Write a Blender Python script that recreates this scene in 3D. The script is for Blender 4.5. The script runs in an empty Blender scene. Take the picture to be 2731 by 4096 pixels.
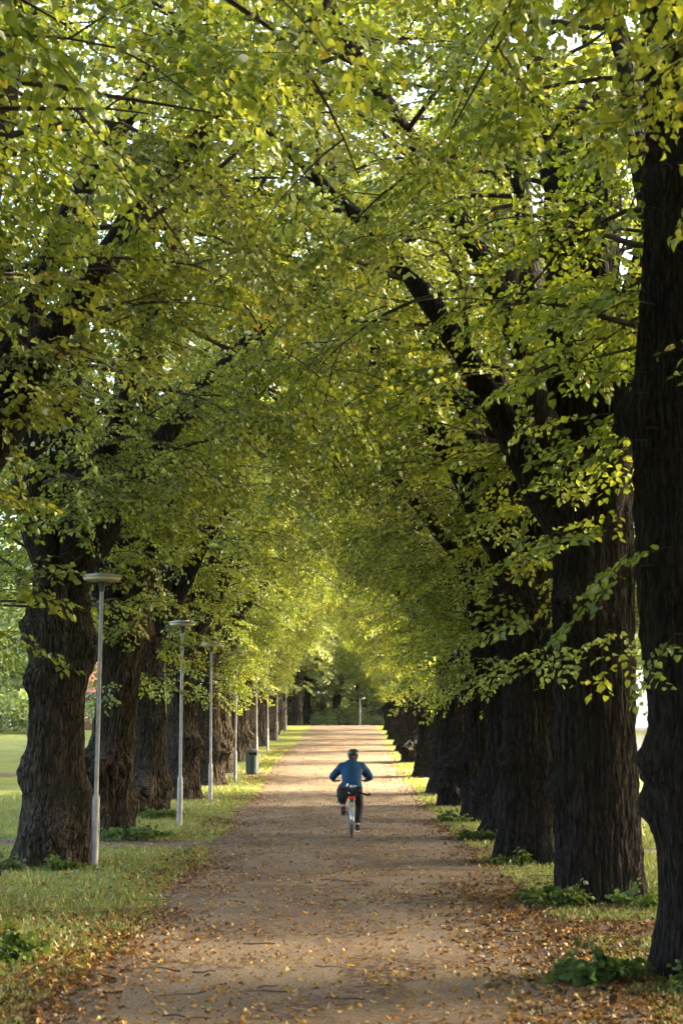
import bpy, math, random
import numpy as np
from mathutils import Vector, Matrix, noise as mnoise

R = math.radians
scene = bpy.context.scene
COL = scene.collection
random.seed(7)

# ------------------------------------------------------------------ helpers
def link(o, parent=None):
    COL.objects.link(o)
    if parent is not None:
        o.parent = parent
    return o

def tag(o, label=None, cat=None, group=None, kind=None):
    if label: o['label'] = label
    if cat: o['category'] = cat
    if group: o['group'] = group
    if kind: o['kind'] = kind
    return o

def empty(name, loc, rz=0.0, label=None, cat=None, group=None):
    o = bpy.data.objects.new(name, None)
    o.empty_display_size = 0.3
    o.location = loc
    o.rotation_euler = (0, 0, rz)
    link(o)
    return tag(o, label, cat, group)

def np_mesh(name, verts, faces, mats, midx=None, rnd=None, smooth=False):
    """faces: (n,4) or (n,3) int array, or a list of such arrays"""
    if not isinstance(faces, (list, tuple)):
        faces = [faces]
    faces = [f for f in faces if len(f)]
    me = bpy.data.meshes.new(name)
    verts = np.asarray(verts, dtype=np.float32)
    me.vertices.add(len(verts))
    me.vertices.foreach_set('co', verts.ravel())
    loops = np.concatenate([f.ravel() for f in faces]).astype(np.int32)
    starts = []
    off = 0
    for f in faces:
        starts.append(off + np.arange(len(f), dtype=np.int32) * f.shape[1])
        off += f.size
    starts = np.concatenate(starts).astype(np.int32)
    me.loops.add(len(loops))
    me.loops.foreach_set('vertex_index', loops)
    me.polygons.add(len(starts))
    me.polygons.foreach_set('loop_start', starts)
    if midx is not None:
        me.polygons.foreach_set('material_index', np.asarray(midx, dtype=np.int32))
    me.polygons.foreach_set('use_smooth', np.full(len(starts), bool(smooth)))
    for m in (mats if isinstance(mats, (list, tuple)) else [mats]):
        me.materials.append(m)
    me.update(calc_edges=True)
    if rnd is not None:
        a = me.attributes.new('rnd', 'FLOAT', 'FACE')
        a.data.foreach_set('value', np.asarray(rnd, dtype=np.float32))
    return me

class MB:
    """collects shapes; build() links them as ONE mesh object"""
    def __init__(s):
        s.v = []; s.f = []
    def add(s, v, f):
        o = len(s.v)
        s.v += [tuple(p) for p in v]
        s.f += [tuple(i + o for i in q) for q in f]
        return s
    def box(s, c, d, rz=0.0, M=None):
        x, y, z = d[0] / 2, d[1] / 2, d[2] / 2
        vs = [Vector((sx * x, sy * y, sz * z)) for sz in (-1, 1) for sy in (-1, 1) for sx in (-1, 1)]
        rot = M if M is not None else Matrix.Rotation(rz, 3, 'Z')
        vs = [rot @ v + Vector(c) for v in vs]
        return s.add(vs, [(0, 2, 3, 1), (4, 5, 7, 6), (0, 1, 5, 4), (2, 6, 7, 3), (0, 4, 6, 2), (1, 3, 7, 5)])
    def tube(s, pts, rads, n=10, cap=True, flat=None):
        pts = [Vector(p) for p in pts]
        if not isinstance(rads, (list, tuple)): rads = [rads] * len(pts)
        rings = []
        prev = None
        for i, p in enumerate(pts):
            t = (pts[min(i + 1, len(pts) - 1)] - pts[max(i - 1, 0)]).normalized()
            if prev is None:
                a = Vector((1, 0, 0)) if abs(t.x) < .9 else Vector((0, 1, 0))
                u = (a - t * a.dot(t)).normalized()
            else:
                u = (prev - t * prev.dot(t)).normalized()
            prev = u
            w = t.cross(u)
            r = rads[i]
            ru, rw = (r if isinstance(r, tuple) else (r, r))
            rings.append([p + u * (ru * math.cos(k * 2 * math.pi / n)) + w * (rw * math.sin(k * 2 * math.pi / n)) for k in range(n)])
        vs = [v for r_ in rings for v in r_]
        fs = []
        for i in range(len(rings) - 1):
            for k in range(n):
                a = i * n + k; b = i * n + (k + 1) % n
                fs.append((a, b, b + n, a + n))
        if cap:
            fs.append(tuple(range(n - 1, -1, -1)))
            fs.append(tuple((len(rings) - 1) * n + k for k in range(n)))
        return s.add(vs, fs)
    def lathe(s, prof, n=24, c=(0, 0, 0)):
        vs = [(c[0] + r * math.cos(k * 2 * math.pi / n), c[1] + r * math.sin(k * 2 * math.pi / n), c[2] + z) for r, z in prof for k in range(n)]
        fs = []
        for i in range(len(prof) - 1):
            for k in range(n):
                a = i * n + k; b = i * n + (k + 1) % n
                fs.append((a, b, b + n, a + n))
        fs.append(tuple(range(n - 1, -1, -1)))
        fs.append(tuple((len(prof) - 1) * n + k for k in range(n)))
        return s.add(vs, fs)
    def torus(s, c, R0, r, n=40, m=8, axis='X', a0=0.0, a1=2 * math.pi, rw=None):
        closed = abs(a1 - a0 - 2 * math.pi) < 1e-4
        cnt = n if closed else n + 1
        vs = []
        for i in range(cnt):
            a = a0 + (a1 - a0) * i / n
            for k in range(m):
                b = k * 2 * math.pi / m
                rr = R0 + r * math.cos(b)
                vs.append((c[0] + (rw or r) * math.sin(b), c[1] + rr * math.cos(a), c[2] + rr * math.sin(a)))
        fs = []
        for i in range(n):
            j = (i + 1) % cnt
            for k in range(m):
                k2 = (k + 1) % m
                fs.append((i * m + k, j * m + k, j * m + k2, i * m + k2))
        return s.add(vs, fs)
    def build(s, name, mat, parent=None, smooth=True, bevel=0.0):
        me = bpy.data.meshes.new(name)
        me.from_pydata([tuple(v) for v in s.v], [], s.f)
        me.materials.append(mat)
        if smooth:
            for p in me.polygons: p.use_smooth = True
        me.update()
        o = bpy.data.objects.new(name, me)
        if smooth:
            try: me.set_sharp_from_angle(angle=R(40))
            except Exception: pass
        if bevel:
            b = o.modifiers.new('bevel', 'BEVEL'); b.width = bevel; b.segments = 2; b.limit_method = 'ANGLE'
        return link(o, parent)

# ------------------------------------------------------------------ materials
def newmat(name):
    m = bpy.data.materials.new(name); m.use_nodes = True
    nt = m.node_tree; nt.nodes.clear()
    out = nt.nodes.new('ShaderNodeOutputMaterial')
    return m, nt, out

def N(nt, typ, **kw):
    n = nt.nodes.new(typ)
    for k, v in kw.items():
        if k.startswith('i_'):
            n.inputs[k[2:].replace('_', ' ')].default_value = v
        else:
            setattr(n, k, v)
    return n

def ramp(nt, fac, stops, interp='LINEAR'):
    r = nt.nodes.new('ShaderNodeValToRGB')
    e = r.color_ramp.elements
    r.color_ramp.interpolation = interp
    while len(e) < len(stops): e.new(0.5)
    for i, (p, c) in enumerate(stops):
        e[i].position = p; e[i].color = (*c, 1)
    nt.links.new(fac, r.inputs['Fac'])
    return r

def simple(name, col, rough=0.6, metal=0.0, var=0.15, scale=8.0, bump=0.0, spec=0.4):
    m, nt, out = newmat(name)
    tc = N(nt, 'ShaderNodeTexCoord')
    nz = N(nt, 'ShaderNodeTexNoise'); nz.inputs['Scale'].default_value = scale; nz.inputs['Detail'].default_value = 5
    nt.links.new(tc.outputs['Object'], nz.inputs['Vector'])
    lo = tuple(c * (1 - var) for c in col); hi = tuple(min(1, c * (1 + var)) for c in col)
    rp = ramp(nt, nz.outputs['Fac'], [(0.3, lo), (0.7, hi)])
    p = N(nt, 'ShaderNodeBsdfPrincipled')
    nt.links.new(rp.outputs['Color'], p.inputs['Base Color'])
    p.inputs['Roughness'].default_value = rough; p.inputs['Metallic'].default_value = metal
    p.inputs['Specular IOR Level'].default_value = spec
    if bump:
        b = N(nt, 'ShaderNodeBump'); b.inputs['Strength'].default_value = bump; b.inputs['Distance'].default_value = 0.01
        nt.links.new(nz.outputs['Fac'], b.inputs['Height']); nt.links.new(b.outputs['Normal'], p.inputs['Normal'])
    nt.links.new(p.outputs['BSDF'], out.inputs['Surface'])
    return m

def leafmat(name, refl, trans, tw=0.45, gloss=0.07):
    """refl / trans: colour stops over the per-leaf random value"""
    m, nt, out = newmat(name)
    at = N(nt, 'ShaderNodeAttribute', attribute_name='rnd')
    oi = N(nt, 'ShaderNodeObjectInfo')
    r1 = ramp(nt, at.outputs['Fac'], refl)
    r2 = ramp(nt, at.outputs['Fac'], trans)
    hs = []
    for r_ in (r1, r2):
        h = N(nt, 'ShaderNodeHueSaturation')
        mr = N(nt, 'ShaderNodeMapRange'); mr.inputs['To Min'].default_value = 0.488; mr.inputs['To Max'].default_value = 0.508
        nt.links.new(oi.outputs['Random'], mr.inputs['Value']); nt.links.new(mr.outputs['Result'], h.inputs['Hue'])
        mv = N(nt, 'ShaderNodeMapRange'); mv.inputs['To Min'].default_value = 0.9; mv.inputs['To Max'].default_value = 1.12
        nt.links.new(oi.outputs['Random'], mv.inputs['Value']); nt.links.new(mv.outputs['Result'], h.inputs['Value'])
        nt.links.new(r_.outputs['Color'], h.inputs['Color']); hs.append(h)
    d = N(nt, 'ShaderNodeBsdfDiffuse'); t = N(nt, 'ShaderNodeBsdfTranslucent')
    nt.links.new(hs[0].outputs['Color'], d.inputs['Color']); nt.links.new(hs[1].outputs['Color'], t.inputs['Color'])
    mx = N(nt, 'ShaderNodeMixShader'); mx.inputs['Fac'].default_value = tw
    nt.links.new(d.outputs[0], mx.inputs[1]); nt.links.new(t.outputs[0], mx.inputs[2])
    g = N(nt, 'ShaderNodeBsdfGlossy'); g.inputs['Roughness'].default_value = 0.42
    g.inputs['Color'].default_value = (0.9, 0.95, 0.85, 1)
    m2 = N(nt, 'ShaderNodeMixShader'); m2.inputs['Fac'].default_value = gloss
    nt.links.new(mx.outputs[0], m2.inputs[1]); nt.links.new(g.outputs[0], m2.inputs[2])
    nt.links.new(m2.outputs[0], out.inputs['Surface'])
    return m

LEAF = leafmat('lime_leaf',
    [(0.0, (.035, .060, .010)), (.4, (.110, .150, .020)), (.75, (.225, .268, .036)), (0.985, (.32, .37, .06)), (1.0, (.42, .29, .03))],
    [(0.0, (.16, .23, .015)), (.5, (.335, .40, .026)), (.9, (.54, .55, .038)), (0.985, (.58, .56, .045)), (1.0, (.66, .42, .03))], tw=.33, gloss=.06)
WOODLEAF = leafmat('wood_leaf',
    [(0.0, (.06, .10, .03)), (1.0, (.26, .32, .10))], [(0.0, (.2, .3, .05)), (1.0, (.52, .58, .12))], tw=.4)
WEED = leafmat('weed_leaf',
    [(0.0, (.03, .055, .012)), (1.0, (.075, .115, .022))], [(0.0, (.06, .10, .01)), (1.0, (.15, .20, .015))], tw=.35, gloss=.025)
GRASSM = leafmat('grass_blade',
    [(0.0, (.085, .105, .014)), (.7, (.145, .165, .024)), (1.0, (.24, .21, .055))], [(0.0, (.16, .19, .02)), (1.0, (.28, .28, .045))], tw=.35, gloss=.05)
LITTER = leafmat('fallen_leaf',
    [(0.0, (.022, .009, .003)), (.35, (.065, .026, .006)), (.6, (.19, .075, .010)), (.8, (.30, .15, .018)), (1.0, (.42, .27, .06))],
    [(0.0, (.03, .012, .005)), (1.0, (.4, .25, .04))], tw=.15, gloss=.05)

def barkmat(name, c0, c1, moss):
    m, nt, out = newmat(name)
    tc = N(nt, 'ShaderNodeTexCoord')
    wn = N(nt, 'ShaderNodeTexNoise'); wn.inputs['Scale'].default_value = 2.2; wn.inputs['Detail'].default_value = 3
    nt.links.new(tc.outputs['Object'], wn.inputs['Vector'])
    wv = N(nt, 'ShaderNodeVectorMath', operation='MULTIPLY_ADD'); wv.inputs[1].default_value = (.16, .16, .16)
    nt.links.new(wn.outputs['Color'], wv.inputs[0]); nt.links.new(tc.outputs['Object'], wv.inputs[2])
    mp = N(nt, 'ShaderNodeMapping'); mp.inputs['Scale'].default_value = (1, 1, .2)
    nt.links.new(wv.outputs[0], mp.inputs['Vector'])
    n1 = N(nt, 'ShaderNodeTexNoise'); n1.inputs['Scale'].default_value = 38; n1.inputs['Detail'].default_value = 7; n1.inputs['Roughness'].default_value = .65
    nt.links.new(mp.outputs['Vector'], n1.inputs['Vector'])
    v1 = N(nt, 'ShaderNodeTexVoronoi', feature='DISTANCE_TO_EDGE'); v1.inputs['Scale'].default_value = 17
    nt.links.new(mp.outputs['Vector'], v1.inputs['Vector'])
    n2 = N(nt, 'ShaderNodeTexNoise'); n2.inputs['Scale'].default_value = 1.7; n2.inputs['Detail'].default_value = 6
    nt.links.new(tc.outputs['Object'], n2.inputs['Vector'])
    ck = N(nt, 'ShaderNodeMath', operation='MULTIPLY_ADD'); ck.inputs[1].default_value = 1.3
    nt.links.new(v1.outputs['Distance'], ck.inputs[0]); nt.links.new(n1.outputs['Fac'], ck.inputs[2])
    rp = ramp(nt, ck.outputs[0], [(.42, c0), (.60, tuple(.45 * q for q in c1)), (.86, c1)])
    rm = ramp(nt, n2.outputs['Fac'], [(.5, (0, 0, 0)), (.68, (.75, .75, .75))])
    mix = N(nt, 'ShaderNodeMix', data_type='RGBA')
    nt.links.new(rm.outputs['Color'], mix.inputs['Factor'])
    nt.links.new(rp.outputs['Color'], mix.inputs['A']); mix.inputs['B'].default_value = (*moss, 1)
    p = N(nt, 'ShaderNodeBsdfPrincipled'); p.inputs['Roughness'].default_value = .9; p.inputs['Specular IOR Level'].default_value = .2
    nt.links.new(mix.outputs['Result'], p.inputs['Base Color'])
    ad = N(nt, 'ShaderNodeMath', operation='MULTIPLY_ADD'); ad.inputs[1].default_value = 2.2
    nt.links.new(v1.outputs['Distance'], ad.inputs[0]); nt.links.new(n1.outputs['Fac'], ad.inputs[2])
    b = N(nt, 'ShaderNodeBump'); b.inputs['Strength'].default_value = 1.0; b.inputs['Distance'].default_value = .045
    nt.links.new(ad.outputs[0], b.inputs['Height']); nt.links.new(b.outputs['Normal'], p.inputs['Normal'])
    nt.links.new(p.outputs['BSDF'], out.inputs['Surface'])
    return m
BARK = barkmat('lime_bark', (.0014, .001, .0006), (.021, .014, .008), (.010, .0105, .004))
BARK_LIT = barkmat('lime_bark_lit', (.003, .002, .0012), (.060, .043, .025), (.020, .022, .008))  # paler copy of the bark: meadow light on left trunks put into colour
TWIG = simple('twig_bark', (.03, .021, .014), .85, var=.3, scale=12)

def groundmat():
    m, nt, out = newmat('grass_ground')
    tc = N(nt, 'ShaderNodeTexCoord')
    a = N(nt, 'ShaderNodeTexNoise'); a.inputs['Scale'].default_value = .7; a.inputs['Detail'].default_value = 8
    b = N(nt, 'ShaderNodeTexNoise'); b.inputs['Scale'].default_value = 26; b.inputs['Detail'].default_value = 6
    for x in (a, b): nt.links.new(tc.outputs['Object'], x.inputs['Vector'])
    r1 = ramp(nt, a.outputs['Fac'], [(.3, (.095, .11, .018)), (.55, (.15, .165, .028)), (.75, (.19, .195, .045))])
    r2 = ramp(nt, b.outputs['Fac'], [(.3, (.55, .5, .4)), (.7, (1.25, 1.25, 1.2))])
    mx = N(nt, 'ShaderNodeMix', data_type='RGBA', blend_type='MULTIPLY'); mx.inputs['Factor'].default_value = 1
    nt.links.new(r1.outputs['Color'], mx.inputs['A']); nt.links.new(r2.outputs['Color'], mx.inputs['B'])
    p = N(nt, 'ShaderNodeBsdfPrincipled'); p.inputs['Roughness'].default_value = .9; p.inputs['Specular IOR Level'].default_value = .15
    nt.links.new(mx.outputs['Result'], p.inputs['Base Color'])
    bp = N(nt, 'ShaderNodeBump'); bp.inputs['Strength'].default_value = .8; bp.inputs['Distance'].default_value = .03
    nt.links.new(b.outputs['Fac'], bp.inputs['Height']); nt.links.new(bp.outputs['Normal'], p.inputs['Normal'])
    nt.links.new(p.outputs['BSDF'], out.inputs['Surface'])
    return m

def pathmat():
    m, nt, out = newmat('gravel_path')
    tc = N(nt, 'ShaderNodeTexCoord')
    def nz(s, d, mpv=None, dist=0.0):
        n = N(nt, 'ShaderNodeTexNoise'); n.inputs['Scale'].default_value = s; n.inputs['Detail'].default_value = d; n.inputs['Distortion'].default_value = dist
        if mpv:
            mp = N(nt, 'ShaderNodeMapping'); mp.inputs['Scale'].default_value = mpv
            nt.links.new(tc.outputs['Object'], mp.inputs['Vector']); nt.links.new(mp.outputs['Vector'], n.inputs['Vector'])
        else:
            nt.links.new(tc.outputs['Object'], n.inputs['Vector'])
        return n
    base = nz(.5, 6); grain = nz(42, 6); drift = nz(1.1, 10, (1.0, .55, 1), .8); speck = nz(14, 6)
    c = ramp(nt, base.outputs['Fac'], [(.3, (.104, .075, .047)), (.7, (.156, .118, .077))])
    g = ramp(nt, grain.outputs['Fac'], [(.34, (.42, .39, .36)), (.5, (1, 1, 1)), (.68, (1.55, 1.5, 1.42))])
    m1 = N(nt, 'ShaderNodeMix', data_type='RGBA', blend_type='MULTIPLY'); m1.inputs['Factor'].default_value = 1
    nt.links.new(c.outputs['Color'], m1.inputs['A']); nt.links.new(g.outputs['Color'], m1.inputs['B'])
    d = ramp(nt, drift.outputs['Fac'], [(.46, (0, 0, 0)), (.62, (1, 1, 1))])
    s = ramp(nt, speck.outputs['Fac'], [(.42, (0, 0, 0)), (.58, (1, 1, 1))])
    mm = N(nt, 'ShaderNodeMath', operation='MULTIPLY')
    nt.links.new(d.outputs['Color'], mm.inputs[0]); nt.links.new(s.outputs['Color'], mm.inputs[1])
    m2 = N(nt, 'ShaderNodeMix', data_type='RGBA')
    nt.links.new(mm.outputs[0], m2.inputs['Factor']); nt.links.new(m1.outputs['Result'], m2.inputs['A'])
    m2.inputs['B'].default_value = (.036, .017, .007, 1)
    p = N(nt, 'ShaderNodeBsdfPrincipled'); p.inputs['Roughness'].default_value = .92; p.inputs['Specular IOR Level'].default_value = .2
    nt.links.new(m2.outputs['Result'], p.inputs['Base Color'])
    bp = N(nt, 'ShaderNodeBump'); bp.inputs['Strength'].default_value = .9; bp.inputs['Distance'].default_value = .012
    nt.links.new(grain.outputs['Fac'], bp.inputs['Height']); nt.links.new(bp.outputs['Normal'], p.inputs['Normal'])
    nt.links.new(p.outputs['BSDF'], out.inputs['Surface'])
    return m
GROUND = groundmat(); PATH = pathmat()

# ------------------------------------------------------------------ terrain
def sstep(a, b, x):
    t = np.clip((np.asarray(x, float) - a) / (b - a), 0, 1)
    return t * t * (3 - 2 * t)
def gz(x, y):
    y = np.asarray(y, float)
    yy = np.minimum(y, 112) + 0.0 * y
    s = 0.5 * ((yy - 44) + np.sqrt((yy - 44) ** 2 + 144))
    z = 0.0435 * s
    z = z - 0.0435 * 0.5 * (-44 + math.sqrt(44 ** 2 + 144))
    return z * (1 - .8 * sstep(5, 14, x))
def gzf(x, y): return float(gz(x, y))

def n1d(t, seed, f=1.0):
    return mnoise.noise(Vector((t * f, seed * 7.31, 0.5)))

def path_l(y):
    return (-2.08 - .55 * float(sstep(16, 40, y)) - .25 * float(sstep(50, 62, y)) + .45 * float(sstep(62, 95, y))
            + .22 * n1d(y, 1, .35) + .13 * n1d(y, 2, 1.3) + .06 * n1d(y, 3, 4))
def path_r(y):
    return (2.2 - .15 * float(sstep(28, 40, y)) + .1 * float(sstep(45, 60, y))
            + .30 * n1d(y, 4, .33) + .14 * n1d(y, 5, 1.2) + .06 * n1d(y, 6, 4))

def grid_obj(name, xs, ys, zoff, mat):
    X, Y = np.meshgrid(xs, ys)
    V = np.stack([X, Y, gz(X, Y) + zoff], -1).reshape(-1, 3)
    nx, ny = len(xs), len(ys)
    i = np.arange(nx - 1)[None, :] + nx * np.arange(ny - 1)[:, None]
    F = np.stack([i, i + 1, i + 1 + nx, i + nx], -1).reshape(-1, 4)
    return link(bpy.data.objects.new(name, np_mesh(name, V, F, mat, smooth=True)))

xs = np.concatenate([np.linspace(-320, -32, 25)[:-1], np.linspace(-32, 32, 65), np.linspace(32, 320, 25)[1:]])
ys = np.concatenate([np.linspace(-80, 0, 9)[:-1], np.linspace(0, 124, 125), np.linspace(124, 420, 20)[1:]])
tag(grid_obj('ground', xs, ys, 0.0, GROUND), kind='structure')

ys = np.arange(-6, 128.01, .25)
V = []; NX = 15
for y in ys:
    a, b = path_l(y), path_r(y)
    for k in range(NX):
        x = a + (b - a) * k / (NX - 1)
        edge = min(k, NX - 1 - k)
        V.append((x, y, gzf(x, y) + (.002 if edge == 0 else .012)))
i = np.arange(NX - 1)[None, :] + NX * np.arange(len(ys) - 1)[:, None]
F = np.stack([i, i + 1, i + 1 + NX, i + NX], -1).reshape(-1, 4)
tag(link(bpy.data.objects.new('path', np_mesh('path', V, F, PATH, smooth=True))), kind='structure')

def spur(name, x0, x1, yc, hw, seed):
    V = []; xs_ = np.arange(min(x0, x1), max(x0, x1) + .01, .4); M_ = 6
    for x in xs_:
        c = yc(x); flare = 1 + 1.1 * math.exp(-abs(abs(x) - 2.0) / .7)
        a = c - hw * flare + .14 * n1d(x, seed, .8); b = c + hw * flare + .14 * n1d(x, seed + 1, .8)
        for k in range(M_):
            y = a + (b - a) * k / (M_ - 1)
            V.append((x, y, gzf(x, y) + .007))
    i = np.arange(M_ - 1)[None, :] + M_ * np.arange(len(xs_) - 1)[:, None]
    F = np.stack([i, i + M_, i + M_ + 1, i + 1], -1).reshape(-1, 4)
    tag(link(bpy.data.objects.new(name, np_mesh(name, V, F, PATH, smooth=True))), kind='structure')
spur('side_path', -60, -1.2, lambda x: 28.2 + .11 * abs(x), .8, 21)
spur('side_path', 1.2, 30, lambda x: 15.9 + .05 * x, .75, 31)
spur('side_path', 1.2, 30, lambda x: 26.6 + .05 * x, .55, 41)
spur('side_path', -50, -1.2, lambda x: 57.5 + .03 * abs(x), .9, 51)

# ------------------------------------------------------------------ lime tree generator
LEAF_HI_V = np.array([(0, 0, 0), (0, .5, .0), (0, 1.1, -.12), (-.34, -.07, .05), (-.5, .33, .10), (-.31, .78, .02),
                      (.34, -.07, .05), (.5, .33, .10), (.31, .78, .02)], float)
LEAF_HI_F = np.array([(0, 1, 4, 3), (1, 2, 5, 4), (0, 6, 7, 1), (1, 7, 8, 2)])
LEAF_LO_V = np.array([(0, 0, 0), (0, 1.1, -.1), (-.42, .05, .06), (-.44, .58, .07), (.42, .05, .06), (.44, .58, .07)], float)
LEAF_LO_F = np.array([(0, 1, 3, 2), (0, 4, 5, 1)])

def unit(v): return v / (np.linalg.norm(v) + 1e-9)

def spray_proto(rng, hi, L=None, size=1.0, dens=1.0):
    """a flat drooping branchlet carrying alternate heart-shaped leaves; along +X, up +Z"""
    LV, LF = (LEAF_HI_V, LEAF_HI_F) if hi else (LEAF_LO_V, LEAF_LO_F)
    L = L or rng.uniform(.75, 1.05)
    P = []; T = []
    def curve(s): return np.array([s * L, .06 * math.sin(3 * s), -.24 * L * s * s])
    sides = 1 if rng.random() < .5 else -1
    nmain = int(12 * dens)
    for k in range(nmain):
        s = .15 + .85 * (k + .5) / nmain
        sd = sides * (1 if k % 2 else -1)
        P.append(curve(s)); T.append((np.array([.7, sd * .75, -.35]), s))
    P.append(curve(1.0)); T.append((np.array([1, 0, -.5]), 1))
    nside = int(rng.integers(4, 7))
    twl = [(curve(0), curve(.5), curve(1.0))]
    for j in range(nside):
        s0 = .08 + .75 * (j + rng.random()) / nside
        sd = 1 if j % 2 else -1
        l2 = rng.uniform(.26, .5) * (1.15 - .5 * s0)
        d2 = unit(np.array([.75, sd * .8, rng.uniform(-.2, .15)]))
        p0 = curve(s0)
        twl.append((p0, p0 + d2 * l2 * .5 + np.array([0, 0, -.01]), p0 + d2 * l2 + np.array([0, 0, -.07])))
        m = int(rng.integers(6, 9)) if dens >= 1 else int(rng.integers(3, 5))
        for q in range(m):
            f = (q + .8) / m
            pp = p0 + d2 * l2 * f + np.array([0, 0, -.07 * f * f])
            e = 1 if q % 2 else -1
            side = np.cross(d2, [0, 0, 1]) * e
            T.append((d2 * .7 + side * .8 + np.array([0, 0, -.35]), f)); P.append(pp)
    verts = []; rnds = []
    for p, (t, s) in zip(P, T):
        t = unit(np.array(t) + rng.normal(0, .28, 3))
        n = np.array([0, 0, 1.0]) + rng.normal(0, .52, 3)
        n = unit(n - t * n.dot(t)); b = np.cross(t, n)
        sz = (.040 + .046 * rng.random() ** .7) * size; zf = rng.uniform(.2, 2.6)
        pet = p + t * .025
        verts.append(pet + sz * (LV[:, :1] * b + LV[:, 1:2] * t + LV[:, 2:3] * zf * n))
        rnds.append(rng.random())
    nl = len(P); nv = len(LV)
    V = np.concatenate(verts); F = (LF[None] + (np.arange(nl) * nv)[:, None, None]).reshape(-1, 4)
    rn = np.repeat(np.array(rnds), len(LF))
    # twigs: two crossing thin strips per segment
    tv = []; tf = []
    for a, b_, c in twl:
        for u, w in ((a, b_), (b_, c)):
            dd = unit(w - u); s1 = unit(np.cross(dd, [0, 0, 1])) * .0038; s2 = np.cross(dd, s1)
            for sv in (s1, s2):
                o = len(tv); tv += [u - sv, u + sv, w + sv * .7, w - sv * .7]; tf.append((o, o + 1, o + 2, o + 3))
    TV = np.array(tv); TF = np.array(tf)
    return V, F, rn, TV, TF

def tube_np(pts, rads, n=5):
    pts = np.asarray(pts, float); m = len(pts)
    t = np.gradient(pts, axis=0); t /= np.linalg.norm(t, axis=1, keepdims=True) + 1e-9
    ref = np.array([0.31, 0.17, .93]);
    u = np.cross(t, ref); bad = np.linalg.norm(u, axis=1) < .15
    u[bad] = np.cross(t[bad], [1, 0, 0]); u /= np.linalg.norm(u, axis=1, keepdims=True)
    w = np.cross(t, u)
    a = np.arange(n) * 2 * math.pi / n
    V = pts[:, None] + np.asarray(rads)[:, None, None] * (u[:, None] * np.cos(a)[None, :, None] + w[:, None] * np.sin(a)[None, :, None])
    i = np.arange(m - 1)[:, None] * n; k = np.arange(n)[None]; k2 = (k + 1) % n
    F = np.stack([i + k, i + k2, i + n + k2, i + n + k], -1).reshape(-1, 4)
    return V.reshape(-1, 3), F

def grow(rng, p, d, L, droop, wob, step=.35, up=0.0):
    pts = [np.array(p, float)]; d = unit(np.array(d, float)); n = max(3, int(L / step))
    for k in range(n):
        d = d + rng.normal(0, wob, 3); d[2] += up - droop * (k / n)
        d = unit(d); pts.append(pts[-1] + d * (L / n))
    return np.array(pts)

class Crown:
    pass

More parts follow.
